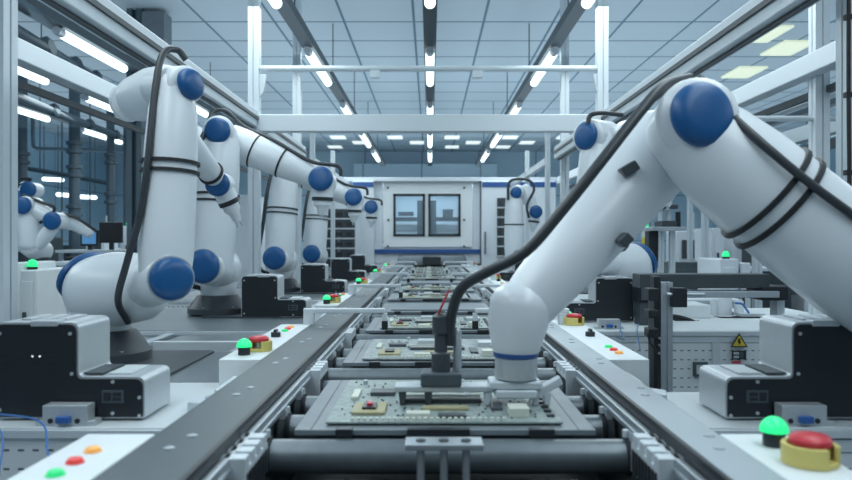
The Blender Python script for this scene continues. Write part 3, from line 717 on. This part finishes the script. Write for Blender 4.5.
# nearest left robot
B = Vector((-1.34, 3.02, zL))
J = at(165, 277, 2.78); E = at(174, 88, 2.82)
robot('articulated_robot', 'large white robot arm at left front, upright arm raised beside the pale post', B, at(98, 291, 3.02), at(140, 287, 2.92), J, E, at(158, 88, 2.95), at(165, 118, 3.10),
      at(221, 185, 3.55), at(243, 232, 3.62), ra=.101, S0cap=(-.66, .42, .60), axJ=(.62, -1, -.02), axE=(1, -.42, .12), rJ=.078, rE=.060, rW=.052, rf=.072,
      hose=[[at(186, 60, 2.9), at(177, 50, 2.88), at(163, 54, 2.8), at(155, 90, 2.74), at(148, 160, 2.70), at(140, 215, 2.70), at(127, 262, 2.70), at(118, 300, 2.74), at(128, 322, 2.85)]], hose_r=.013, bands=(.55, .60), fb=(.8,))
# boxy elbow motor housing on the near left robot
t = [o for o in COL.objects if o.get('label', '').startswith('large white robot arm at left front')][0]
mh = MB().loft([at(168, 86, 2.95), at(155, 92, 3.02), at(138, 99, 3.1)], [.085, .10, .095], 28, .5).build('elbow_motor', M['white'], t)
cap(MB(), at(128, 103, 3.14), at(128, 103, 3.14)-at(155, 92, 3.02), .08, .03).build('motor_cap', M['white'], t, mh)
# nearest right robot: arm over the first tray
B = Vector((1.56, 2.42, DZ))
J = at(884, 290, 1.98); E = at(682, 126, 2.02)
axE = Vector((.15, -1, .12))
rb = robot('articulated_robot', 'large white robot arm reaching in from right over the nearest tray', B, (1.56, 2.42, J.z), (1.40, 2.25, J.z), J, E, at(688, 128, 2.14), at(664, 144, 2.20), at(516, 318, 2.02), at(516, 395, 2.02),
      ra=.150, axJ=(-.15, -1, .05), axE=axE, rJ=.12, rE=.086, rf=.122, tool=False, bands=(), fb=(), hose=[])
fa = [o for o in KIDS(rb) if o.name.startswith('forearm')][0]; ua = [o for o in KIDS(rb) if o.name.startswith('upper_arm')][0]
# wrist column of the near right robot
wt = Vector(at(516, 322, 2.02)); X, Y, Z = wt
wr = MB().loft([Vector((X+.012, Y, Z+.045)), Vector((X+.004, Y, Z-.005)), Vector((X, Y, Z-.06))], [.084, .083, .068], 32, .8).build('wrist', M['white'], rb)
MB().lathe((X, Y, Z-.085), (0, 0, 1), [(.058, -.01), (.062, -.006), (.062, .028), (.058, .032)], 32).build('wrist_ring', M['stripe'], rb, wr)
MB().lathe((X, Y, Z-.155), (0, 0, 1), [(.048, -.0), (.058, .005), (.058, .075)], 32).build('tool_mount', M['silver'], rb, wr)
# two-finger gripper with camera bracket
zf = Z-.155
gr = MB().box(X-.075, X+.065, Y-.045, Y+.045, zf-.022, zf).prism([(X-.06, Y-.05), (X+.05, Y-.05), (X+.075, Y), (X+.05, Y+.05), (X-.06, Y+.05)], 'z', zf-.045, zf-.022).build('gripper_body', M['alu_p'], rb, bevel=.006)
MB().box(X-.33, X-.06, Y-.035, Y+.035, zf-.030, zf-.014).build('gripper_beam', M['silver'], rb, bevel=.004)
MB().box(X-.26, X-.15, Y-.045, Y+.045, zf-.014, zf+.022).build('actuator_foot', M['plate'], rb, bevel=.006)
ac = MB().lathe((X-.205, Y, zf+.02), (0, 0, 1), [(.026, 0), (.026, .05), (.018, .055), (.018, .10), (.024, .105), (.024, .15), (.012, .16)], 20).build('actuator', M['base'], rb)
MB().lathe((X-.16, Y+.01, zf+.02), (0, 0, 1), [(.012, 0), (.012, .11), (.006, .12)], 14).build('cylinder_rod', M['alu'], rb)
for u in (-.32, -.25, -.09, .04, .07):
    MB().prism([(X+u, zf-.03), (X+u+.022, zf-.03), (X+u+.018, zf-.066), (X+u+.004, zf-.066)], 'y', Y-.03, Y+.0).build('gripper_finger', M['alu_p'] if u > -.2 else M['dark'], rb, bevel=.003)
MB().obox((X+.085, Y-.01, zf-.02), (.035, 0, .02), (0, .02, 0), (-.004, 0, .010)).build('side_claw', M['alu_p'], rb, bevel=.004)
# hoses on the near right robot
zf_ = zf
MB().tube([at(690, 78, 2.12), at(664, 86, 2.0), at(640, 112, 1.94), at(600, 163, 1.88), at(560, 213, 1.87), at(525, 252, 1.88), at(485, 273, 1.92), at(461, 289, 1.98), at(451, 318, 2.01), at(450, 345, 2.02)], .0145, 14).build('hose', M['hose'], rb)
MB().tube([at(700, 78, 2.05), at(728, 112, 1.93), at(765, 146, 1.86), at(812, 185, 1.84), at(870, 228, 1.84), at(905, 262, 1.86)], .0115, 12).build('hose', M['hose'], rb)
MB().tube([at(449, 290, 2.0), at(441, 308, 2.0), at(436, 320, 2.02)], .003, 8).build('red_wire', M['redc'], rb)
d = E-J
m_ = MB()
for q in (.52, .585): hoop(m_, J+d*q, d, .150, .006, .014)
m_.build('strap', M['rubber'], rb, ua)
m_ = MB(); f = at(516, 322, 2.02)-at(664, 138, 2.20)
hoop(m_, at(664, 144, 2.20)+f*.47, f, .102, .0015, .005); m_.build('forearm_seam', M['plate'], rb, fa)
for px, py, dd in ((624, 240, 2.0),): MB().obox(at(px, py, dd), (.012, 0, .012), (0, .03, 0), (-.010, 0, .010)).build('edge_fitting', M['dark'], rb, fa, bevel=.005)
m_ = MB(); p = at(664, 138, 2.20)+f*.30; m_.obox(p+Vector((-.01, -.10, .05)), (.02, 0, .012), (0, .03, 0), (-.008, 0, .012)); m_.build('hose_clip', M['dark'], rb, fa, bevel=.004)
# second right robot
B = Vector((1.36, 4.97, zL))
J = at(592, 262, 4.72); E = at(598, 138, 4.76)
robot('articulated_robot', 'white robot at right with looped black hose, standing behind the reaching arm', B, (1.36, 4.97, J.z-.03), (1.22, 4.90, J.z-.02), J, E, at(606, 138, 4.95), at(622, 132, 4.95), at(668, 176, 5.1), at(668, 206, 5.1),
      ra=.125, S0cap=(.8, .25, .5), axJ=(-.4, -1, 0), axE=(-.85, -.6, .05), rJ=.08, rE=.09, rf=.095, rW=.06,
      hose=[[at(588, 124, 4.66), at(590, 116, 4.66), at(600, 113, 4.66), at(622, 115, 4.76)]], hose_r=.015, bands=(.5,), fb=())
# third right robot near the far machine
B = Vector((1.12, 9.0, zL))
J = at(514, 256, 8.8); E = at(514, 193, 8.8)
robot('articulated_robot', 'small distant white robot with arched hose ahead of the right racks', B, (1.14, 9.0, J.z-.01), (1.06, 8.95, J.z), J, E, at(518, 192, 8.95), at(524, 190, 9.0), at(535, 212, 8.9), at(533, 228, 8.9),
      ra=.115, axJ=(.3, -1, 0), axE=(.2, -1, 0), rJ=.07, rE=.07, rf=.095, rW=.07,
      hose=[[at(508, 200, 8.7), at(509, 183, 8.7), at(518, 179, 8.7), at(530, 181, 8.7), at(534, 190, 8.7), at(527, 205, 8.7), at(529, 218, 8.7)]], hose_r=.016, bands=(.5,), fb=())
# two small robots in the left background hall
def far_robot(label, pts, base, d, k=1.0, hose=None):
    J, E, W, T = [at(x, y, d) for x, y in pts]
    Bp = Vector((J.x, d+.25, 0))
    t = thing('background_robot', Bp, label, 'robot', 'robots in the left hall')
    MB().box(Bp.x-.3, Bp.x+.3, d-.05, d+.55, 0, J.z-.45).build('pedestal', M['cab'], t, bevel=.02)
    MB().lathe((Bp.x, d+.2, J.z-.45), (0, 0, 1), [(.17, 0), (.17, .05), (.12, .08), (.12, .3)], 20).build('base', M['base'], t)
    MB().loft([J+Vector((0, .25, -.08)), J], [.14, .13], 20, .6).build('shoulder', M['white'], t)
    MB().loft([J, J.lerp(E, .5), E], [.12, .125, .10], 20, .7).build('upper_arm', M['white'], t)
    e = MB().loft([E+Vector((0, .15, 0)), E+Vector((0, -.10, 0))], [.11, .11], 20, .4).build('elbow', M['white'], t)
    cap(MB(), E+Vector((0, -.13, 0)), (0.1, -1, 0), .10*k, .04).build('joint_cap', M['blue'], t, e)
    MB().loft([E, E.lerp(W, .5), W], [.10, .10, .075], 20, .7).build('forearm', M['white'], t)
    wj = MB().loft([W+Vector((0, .1, 0)), W+Vector((0, -.09, 0))], [.10, .10], 20, .4).build('wrist', M['white'], t)
    cap(MB(), W+Vector((0, -.11, 0)), (0, -1, 0), .105, .035).build('joint_cap', M['blue'], t, wj)
    MB().loft([W, W.lerp(T, .6), T], [.075, .085, .06], 16, .5).build('tool_arm', M['white'], t)
    MB().tube([E+Vector((-.05, -.05, .13)), E.lerp(W, .5)+Vector((0, -.05, .13)), W+Vector((0, -.05, .14)), W.lerp(T, .5)+Vector((-.06, -.05, .12))], .018, 8).build('hose', M['rubber'], t)
far_robot('distant white robot at far left, its blue wrist lowered toward a bench', [(30, 245), (29, 206), (57, 221), (38, 246)], None, 8.6)
o = [o for o in COL.objects if o.get('label', '').startswith('distant white robot at far left')][0]
MB().loft([at(60, 220, 8.75), at(75, 224, 8.8), at(90, 233, 8.85)], [.10, .085, .06], 16, .6).build('forearm', M['white'], o)
MB().tube([at(60, 213, 8.7), at(78, 219, 8.7), at(96, 231, 8.7)], .018, 8).build('hose', M['rubber'], o)
far_robot('more distant white robot with raised shoulder seen beside the left post', [(19, 240), (20, 197), (33, 190), (22, 186)], None, 9.8)
# ------------------------------------------------------------------ far machine
mc = thing('inspection_machine', (-.05, 13.5, 0), 'big white enclosed machine with twin windows at the end of the line', 'machine')
def mx(px): return (px-VX)*13.5/F
def mz(py): return CZ-(py-VY)*13.5/F
X0, X1 = mx(374.5), mx(480); ZT = mz(179)
wl = [(mx(393.5), mx(425.0)), (mx(428.3), mx(460.5))]; wz0, wz1 = mz(236.3), mz(194)
b = MB()
b.box(X0, X0+.06, 13.5, 15.6, 0, ZT); b.box(X1-.06, X1, 13.5, 15.6, 0, ZT); b.box(X0, X1, 13.5, 15.6, ZT-.06, ZT); b.box(X0, X1, 15.55, 15.6, 0, ZT)
b.box(X0, X1, 13.5, 13.56, 0, wz0-.14); b.build('body', M['cab'], mc, bevel=.01)
b = MB()   # door with window openings
dx0, dx1, dz0, dz1 = mx(383.5), mx(472), mz(247), mz(181)
b.box(dx0, dx1, 13.46, 13.52, dz0, wz0); b.box(dx0, dx1, 13.46, 13.52, wz1, dz1)
b.box(dx0, wl[0][0], 13.46, 13.52, wz0, wz1); b.box(wl[0][1], wl[1][0], 13.46, 13.52, wz0, wz1); b.box(wl[1][1], dx1, 13.46, 13.52, wz0, wz1)
door = b.build('door', M['strip'], mc)
for a, c in ((X0, dx0-.015), (dx1+.015, X1)): MB().box(a, c, 13.49, 13.55, dz0-.3, dz1+.05).build('side_panel', M['cab'], mc, bevel=.005)
for a, c in wl:
    fr_ = MB(); e = .04
    fr_.box(a-.0, a+e, 13.44, 13.54, wz0, wz1); fr_.box(c-e, c, 13.44, 13.54, wz0, wz1); fr_.box(a, c, 13.44, 13.54, wz0, wz0+e); fr_.box(a, c, 13.44, 13.54, wz1-e, wz1)
    f_ = fr_.build('window_frame', M['chip'], mc, door)
    MB().box(a+e, c-e, 13.475, 13.49, wz0+e, wz1-e).build('pane', M['glass'], mc, door)
MB().box(X0, X1, 13.445, 13.50, mz(253.3), mz(249.3)).build('stripe', M['stripe'], mc)
for px, py in ((388, 188), (464, 188), (388.5, 220), (464, 220), (388, 246.3), (464, 246.3)):
    MB().cyl((mx(px), 13.43, mz(py)), (mx(px), 13.47, mz(py)), .02, 12).build('bolt', M['dark'], mc)
MB().box(mx(330), mx(556), 13.35, 13.8, mz(182), mz(178)).build('top_trim', M['cab'], mc, bevel=.01)
# inside of the machine
MB().box(X0+.08, X1-.08, 15.4, 15.5, 1.0, ZT-.1).build('inner_wall', M['inner'], mc)
MB().box(X0+.08, X1-.08, 13.6, 15.4, 1.1, 1.18).build('inner_deck', M['dark'], mc)
MB().box(X0+.15, X1-.15, 14.1, 14.7, 2.30, 2.34).build('work_lamp', M['glow'], mc)
g_ = MB(); g_.box(-.75, .62, 14.6, 14.75, 1.72, 1.80); g_.box(-.25, .12, 14.4, 14.7, 1.3, 2.12); g_.box(-.62, -.32, 14.45, 14.6, 1.82, 1.90); g_.box(.25, .45, 14.45, 14.6, 1.80, 1.95); g_.build('inner_gantry', M['dark'], mc)
MB().box(-.6, -.15, 14.0, 14.3, 1.18, 1.42).box(.05, .55, 14.0, 14.3, 1.18, 1.48).build('inner_fixture', M['plate'], mc)
MB().box(-.8, .7, 14.8, 15.0, 1.50, 1.66).build('inner_rail', M['deck_l'], mc)
def side_cab(px0, px1, label, y=13.3, rack=None, stripe=True, top=181):
    k = y/F; a, c = (px0-VX)*k, (px1-VX)*k; zt = CZ-(top-VY)*k
    t = thing('machine_cabinet', ((a+c)/2, y, 0), label, 'cabinet')
    MB().box(a, c, y, y+1.6, 0, zt).build('body', M['cab'], t, bevel=.015)
    if stripe: MB().box(a+.01, c-.005, y-.012, y+.01, zt-.11, zt-.02).build('stripe', M['stripe'], t)
    if rack:
        ra, rc, rt, rbm = rack; xa, xc = (ra-VX)*k, (rc-VX)*k; z1, z0 = CZ-(rt-VY)*k, CZ-(rbm-VY)*k
        MB().box(xa, xc, y-.03, y-.001, z0, z1).build('rack_panel', M['dark'], t, bevel=.005)
        nr, nc = 6, 3; w_ = (xc-xa)/nc; h_ = (z1-z0)/nr
        for r_ in range(nr):
            MB().box(xa, xc, y-.05, y-.03, z0+r_*h_-.012, z0+r_*h_+.012).build('rack_rail', M['silver'], t)
            for c_ in range(nc):
                MB().box(xa+c_*w_+.03, xa+(c_+1)*w_-.03, y-.05, y-.03, z0+r_*h_+.04, z0+(r_+1)*h_-.06).build('rack_module', M['chip'], t)
    MB().box(c-.30 if px0 < VX else a+.05, c-.27 if px0 < VX else a+.08, y-.04, y-.0, 1.1, 1.5).build('handle', M['deck'], t, bevel=.005)
    return t
side_cab(352, 374, 'white cabinet with blue top stripe left of the windowed machine')
side_cab(481.6, 556, 'white cabinet with blue top stripe and dark rack right of the windowed machine', rack=(497, 513, 198, 256))
side_cab(322, 356, 'pale cabinet with grid of dark modules behind the left robots', y=12.4, rack=(325, 355, 209, 268), stripe=False, top=186)
# ------------------------------------------------------------------ right middle ground: post, beam, display arm
pr = thing('sensor_post', (.99, 3.25, 0), 'dark slotted upright post with sensors beside the right rail', 'post')
def q3(px): return (px-VX)*3.25/F
profile(MB(), (q3(665), 3.25, 0), (q3(665), 3.25, at(0, 282, 3.25).z), .052, .052).build('slotted_upright', M['alu'], pr)
MB().box(q3(652), q3(658.5), 3.22, 3.28, 0, at(0, 276, 3.25).z).build('inner_upright', M['black'], pr, bevel=.003)
for py, h in ((287, 12), (308, 8), (326, 9)):
    MB().box(q3(642), q3(652), 3.15, 3.22, at(0, py+h, 3.25).z, at(0, py, 3.25).z).build('sensor', M['black'], pr, bevel=.004)
MB().box(q3(668), q3(682), 3.18, 3.24, at(0, 306, 3.25).z, at(0, 287, 3.25).z).build('sensor', M['black'], pr, bevel=.004)
MB().cyl((q3(663), 3.2, at(0, 294.5, 3.2).z), (q3(700), 3.2, at(0, 294.5, 3.2).z), .008, 10).build('cross_rod', M['alu'], pr)
m_ = MB()
for py in (337, 344, 352): m_.cyl((q3(657), 3.21, at(0, py, 3.25).z), (q3(657), 3.225, at(0, py, 3.25).z), .006, 8)
m_.build('screw', M['alu'], pr)
MB().tube([at(648, 333, 3.15), at(650, 342, 3.15), at(655, 350, 3.15), at(657, 375, 3.15), at(657, 420, 3.15)], .005, 8).build('cable', M['rubber'], pr)
bm = thing('transfer_beam', at(700, 280, 3.6), 'long dark horizontal transfer beam with silver rail behind the sensor post', 'beam')
def q4(px): return (px-VX)*3.6/F
def z4(py): return CZ-(py-VY)*3.6/F
MB().box(q4(639), q4(768), 3.58, 3.72, z4(288), z4(274)).build('beam_body', M['dark'], bm, bevel=.004)
MB().box(q4(676), q4(775), 3.55, 3.66, z4(297), z4(290.5)).build('lower_rail', M['alu'], bm, bevel=.004)
MB().box(q4(758), q4(785), 3.56, 3.74, z4(300), z4(286)).build('end_block', M['black'], bm, bevel=.006)
MB().box(q4(779), q4(787), 3.62, 3.70, 0, z4(287)).build('upright', M['alu_p'], bm, bevel=.004)
MB().box(q4(654), q4(661), 3.62, 3.70, 0, z4(288)).build('upright', M['dark'], bm, bevel=.004)
# display box beside second controller
t = thing('relay_box', at(646, 300, 4.3), 'small black relay box hung right of the second right controller', 'relay box')
MB().box(at(638, 0, 4.3).x, at(657, 0, 4.3).x, 4.3, 4.45, at(0, 303, 4.3).z, at(0, 283, 4.3).z).build('housing', M['black'], t, bevel=.006)
MB().box(at(641, 0, 4.3).x, at(651, 0, 4.3).x, 4.29, 4.3, at(0, 300, 4.3).z, at(0, 287, 4.3).z).build('screen', M['plate'], t)
MB().box(at(640, 0, 4.3).x, at(655, 0, 4.3).x, 4.3, 4.42, DZ, at(0, 303, 4.3).z).build('foot', M['dark'], t)
# warning sign and breaker on the right panel (front of second right table)
ws = thing('warning_sign', (at(739, 0, 4.04).x, 4.035, at(0, 343, 4.04).z), 'yellow triangular electric hazard sign on the right panel', 'sign')
yy = 4.044; c = at(739, 345, yy)
MB().prism([(c.x-.047, c.z-.012), (c.x+.047, c.z-.012), (c.x, c.z+.066)], 'y', yy-.004, yy).build('sign_border', M['chip'], ws)
MB().prism([(c.x-.036, c.z-.005), (c.x+.036, c.z-.005), (c.x, c.z+.053)], 'y', yy-.006, yy-.003).build('sign_face', M['warn'], ws)
MB().prism([(c.x-.006, c.z+.036), (c.x+.006, c.z+.036), (c.x+.002, c.z+.018), (c.x+.009, c.z+.018), (c.x-.004, c.z-.001), (c.x-.001, c.z+.013), (c.x-.010, c.z+.013)], 'y', yy-.008, yy-.005).build('lightning_bolt', M['chip'], ws)
bk_ = thing('breaker_panel', (c.x, yy, c.z-.05), 'small black breaker switches under the hazard sign with red strip', 'switch')
MB().box(c.x-.04, c.x+.037, yy-.008, yy, c.z-.078, c.z-.03).build('breaker_body', M['chip'], bk_, bevel=.002)
MB().box(c.x-.034, c.x-.005, yy-.012, yy-.008, c.z-.05, c.z-.037).box(c.x-.034, c.x-.005, yy-.012, yy-.008, c.z-.07, c.z-.057).build('switch', M['silver'], bk_)
MB().box(c.x+.0, c.x+.02, yy-.012, yy-.008, c.z-.07, c.z-.037).build('switch', M['plate'], bk_)
MB().box(c.x-.04, c.x+.008, yy-.006, yy, c.z-.10, c.z-.088).build('red_strip', M['redc'], bk_)
# white housings and cables on the second right table
t = thing('white_unit', (at(692, 0, 4.7).x, 4.7, DZ), 'plain white housing with black cables on the right table behind the sensor post', 'machine housing')
MB().box(at(668, 0, 4.7).x, at(711, 0, 4.7).x, 4.7, 5.0, DZ, at(0, 305, 4.7).z).build('housing', M['strip'], t, bevel=.006)
for k, pts in enumerate(([(670, 315.5), (680, 317), (690, 320), (697, 323)], [(672, 318), (682, 321), (692, 322.5), (699, 322)])):
    MB().tube([at(x, y, 4.55) for x, y in pts], .011, 8).build('cable', M['rubber'], t)
t = thing('valve_station', (at(738, 0, 4.8).x, 4.8, DZ), 'white valve station with cylinders and thin blue tube on right table', 'machine')
MB().box(at(714, 0, 4.8).x, at(758, 0, 4.8).x, 4.7, 5.1, DZ, at(0, 319, 4.8).z).build('base_block', M['strip'], t, bevel=.006)
for px, r_, tp in ((727, .05, 296), (717, .025, 300), (742, .03, 302)):
    X = at(px, 0, 4.8).x; MB().lathe((X, 4.85, at(0, 319, 4.8).z), (0, 0, 1), [(r_*1.2, 0), (r_*1.2, .015), (r_, .02), (r_, at(0, tp, 4.8).z-at(0, 319, 4.8).z)], 20).build('cylinder', M['white'], t)
MB().box(at(738, 0, 4.8).x, at(762, 0, 4.8).x, 4.75, 4.95, at(0, 316, 4.8).z, at(0, 313, 4.8).z).build('shelf', M['alu_p'], t)
MB().tube([at(735, 303, 4.7), at(742, 304, 4.7), at(746, 309, 4.7), at(749, 313, 4.7)], .007, 8).build('blue_tube', M['bluec'], t)
# ------------------------------------------------------------------ right background machines
def rack_machine(px0, px1, top, d, label, name='tall_white_cabinet', m='cab', cat='cabinet', lamp=None, feet=0):
    a = at(px0, top, d); c = at(px1, 0, d)
    t = thing(name, ((a.x+c.x)/2, d, 0), label, cat)
    MB().box(a.x, c.x, d, d+.6, 0, a.z).build('body', M[m], t, bevel=.012)
    MB().box(a.x+.03, c.x-.03, d-.012, d, .2, a.z-.08).build('door', M[m], t, bevel=.004)
    MB().box(c.x-.09, c.x-.07, d-.03, d-.01, a.z-.5, a.z-.3).build('handle', M['dark'], t)
    if lamp:
        X = at(lamp, 0, d).x
        MB().cyl((X, d+.1, a.z), (X, d+.1, a.z+.02), .035, 12).build('lamp_base', M['chip'], t)
        MB().lathe((X, d+.1, a.z+.02), (0, 0, 1), [(.036, 0), (.036, .02), (.026, .045), (.008, .055)], 14).build('dome_lamp', M['greenlamp'], t)
    return t
rack_machine(720, 739, 259, 7.0, 'white low cabinet topped by a green lamp at right, left of pair', lamp=730)
rack_machine(741, 751, 263, 7.0, 'narrow white low cabinet right of the green-lamped one')
rack_machine(712, 724, 228, 9.0, 'tall slim white enclosure behind the right green lamp')
rack_machine(640, 655, 262, 7.6, 'dark cabinet standing behind the second right robot', m='dark', name='dark_cabinet')
rack_machine(672, 712, 262, 8.2, 'grey low machine in the right hall between slim white posts', m='plate', name='low_machine', cat='machine')
tw = thing('signal_tower', (at(645, 0, 6.5).x, 6.5, 0), 'yellow signal tower with a green lamp beside the right robot shoulder', 'signal lamp')
MB().cyl((at(645, 0, 6.5).x, 6.5, 0), (at(645, 0, 6.5).x, 6.5, at(0, 240, 6.5).z), .02, 10).build('pole', M['alu'], tw)
for k, (y0_, y1_, mm) in enumerate(((246, 238, 'warn'), (238, 229, 'ivory'), (229, 224, 'greenlamp'), (224, 218, 'warn'))):
    X = at(645, 0, 6.5).x; MB().cyl((X, 6.5, at(0, y0_, 6.5).z), (X, 6.5, at(0, y1_, 6.5).z), .03, 14).build('lamp_segment', M[mm], tw)
pg = thing('press_station', (at(667, 0, 5.75).x, 5.75, 0), 'upright press station with cylinders over a shelf in the right hall', 'machine')
def q6(px): return (px-VX)*5.75/F
def z6(py): return CZ-(py-VY)*5.75/F
for px in (660.5, 672): profile(MB(), (q6(px), 5.75, 0), (q6(px), 5.75, z6(230)), .04, .04).build('post', M['alu_p'], pg)
MB().box(q6(649), q6(682), 5.65, 5.95, z6(231), z6(227)).build('shelf', M['alu'], pg, bevel=.004)
for px in (662, 670): MB().cyl((q6(px), 5.77, z6(227)), (q6(px), 5.77, z6(195)), .022, 12).build('cylinder', M['alu_p'], pg)
MB().box(q6(657), q6(676), 5.70, 5.85, z6(209), z6(205)).build('clamp_plate', M['dark'], pg, bevel=.003)
MB().box(q6(659), q6(674), 5.68, 5.87, z6(227), z6(221)).build('press_block', M['dark'], pg, bevel=.003)
MB().box(q6(649), q6(659), 5.75, 5.87, z6(262), z6(231)).build('motor', M['black'], pg, bevel=.01)
MB().cyl((q6(678), 5.75, z6(227)), (q6(678), 5.75, z6(212)), .02, 12).build('sensor', M['black'], pg)
for px, py, d, r_, lb in ((705, 235, 8.0, .028, 'slim white upright post behind the press station, left'), (757, 252, 7.6, .035, 'slim white upright post right of the green lamped cabinets'), (690, 230, 11, .03, 'thin white upright in the far right hall')):
    X = at(px, 0, d).x; o = profile(MB(), (X, d, 0), (X, d, 2.6), r_*2.2, r_*2.2).build('upright_post', M['alu_p']); tag(o, lb, 'post')
# small far work benches with machines, both halls
def bench(px0, px1, py, d, label, items):
    a = at(px0, py, d); c = at(px1, py, d)
    t = thing('work_bench', ((a.x+c.x)/2, d, 0), label, 'workbench')
    MB().box(a.x, c.x, d, d+.7, a.z-.04, a.z).build('bench_top', M['alu_p'], t, bevel=.004)
    for X in (a.x+.05, c.x-.05): MB().box(X-.025, X+.025, d+.05, d+.1, 0, a.z-.04).build('leg', M['alu'], t)
    MB().box(a.x+.05, c.x-.05, d+.1, d+.6, a.z-.35, a.z-.25).build('shelf', M['dark'], t)
    return t, a
t, a = bench(45, 132, 262, 8.0, 'far pale workbench under the left background robots', None)
t, a = bench(660, 850, 268, 9.4, 'long far workbench across the right hall', None)
t, a = bench(55, 140, 250, 10.5, 'more distant bench holding the black monitor', None)
def monitor(px0, px1, y0, y1, d, label, lit=False):
    a = at(px0, y0, d); c = at(px1, y1, d); t = thing('monitor', ((a.x+c.x)/2, d, c.z), label, 'monitor')
    MB().box(a.x, c.x, d, d+.05, c.z, a.z).build('casing', M['black'], t, bevel=.01)
    MB().box(a.x+.03, c.x-.03, d-.004, d, c.z+.03, a.z-.03).build('screen', M['screen'] if lit else M['rubber'], t)
    mxx = (a.x+c.x)/2; MB().box(mxx-.03, mxx+.03, d+.02, d+.06, c.z-.15, c.z).box(mxx-.12, mxx+.12, d-.05, d+.15, c.z-.17, c.z-.15).build('stand', M['black'], t)
monitor(99, 122, 222, 243, 10.6, 'black monitor on the distant left bench')
monitor(80, 98, 230, 246, 10.6, 'small lit blue screen left of the black monitor', True)
rack_machine(0, 13, 263, 5.2, 'white low cabinet at far left edge, left of the green lamp', m='strip')
rack_machine(13.5, 37, 270, 5.3, 'white low cabinet at far left topped by a green lamp', m='strip', lamp=25)
rack_machine(64, 78, 257, 9.7, 'black equipment case on the far left hall floor', m='black', name='equipment_case', cat='case')
rack_machine(120, 132, 226, 11.5, 'slim white cabinet with green lamp behind the monitor', lamp=126)
rack_machine(232, 256, 195, 10.5, 'tall white enclosure behind the second left robot')
rack_machine(150, 175, 232, 9, 'white enclosure partly behind the near left robot arm')
rnd2 = random.Random(5)
for i, (px, d, w_, h_, m) in enumerate([(38, 13, .3, 1.4, 'dark'), (60, 14, .5, 1.25, 'plate'), (95, 13.5, .35, 1.5, 'cab'), (121, 14, .35, 1.2, 'deck_l'), (690, 12, .4, 1.5, 'cab'), (715, 12.5, .5, 1.3, 'plate'), (745, 12, .4, 1.7, 'cab'), (775, 11, .5, 1.4, 'dark'), (825, 11, .6, 1.5, 'cab'), (580, 12, .3, 1.8, 'cab')]):
    X = (px-VX)*d/F; t = thing('hall_machine', (X, d, 0), '%s boxy machine in the %s background, %s' % ({'dark': 'dark', 'plate': 'grey', 'cab': 'white', 'deck_l': 'pale grey'}[m], 'left' if px < 400 else 'right', ['beside the left post', 'behind the lowered wrist', 'under the black monitor', 'beside the slimmer pipe', 'between the slim uprights', 'behind the green lamp', 'right of the green lamp', 'under the reaching arm', 'at far right', 'behind the second right robot', 'right of the end cabinet'][i]), 'machine')
    MB().box(X-w_/2, X+w_/2, d, d+.6, 0, h_).build('body', M[m], t, bevel=.02)
    MB().box(X-w_/3, X+w_/3, d-.02, d, h_-.45, h_-.15).build('control_panel', M['screen'] if i % 3 == 0 else M['dark'], t)
    MB().cyl((X+w_/3, d+.2, h_), (X+w_/3, d+.2, h_+.3), .02, 8).build('mast', M['alu'], t)
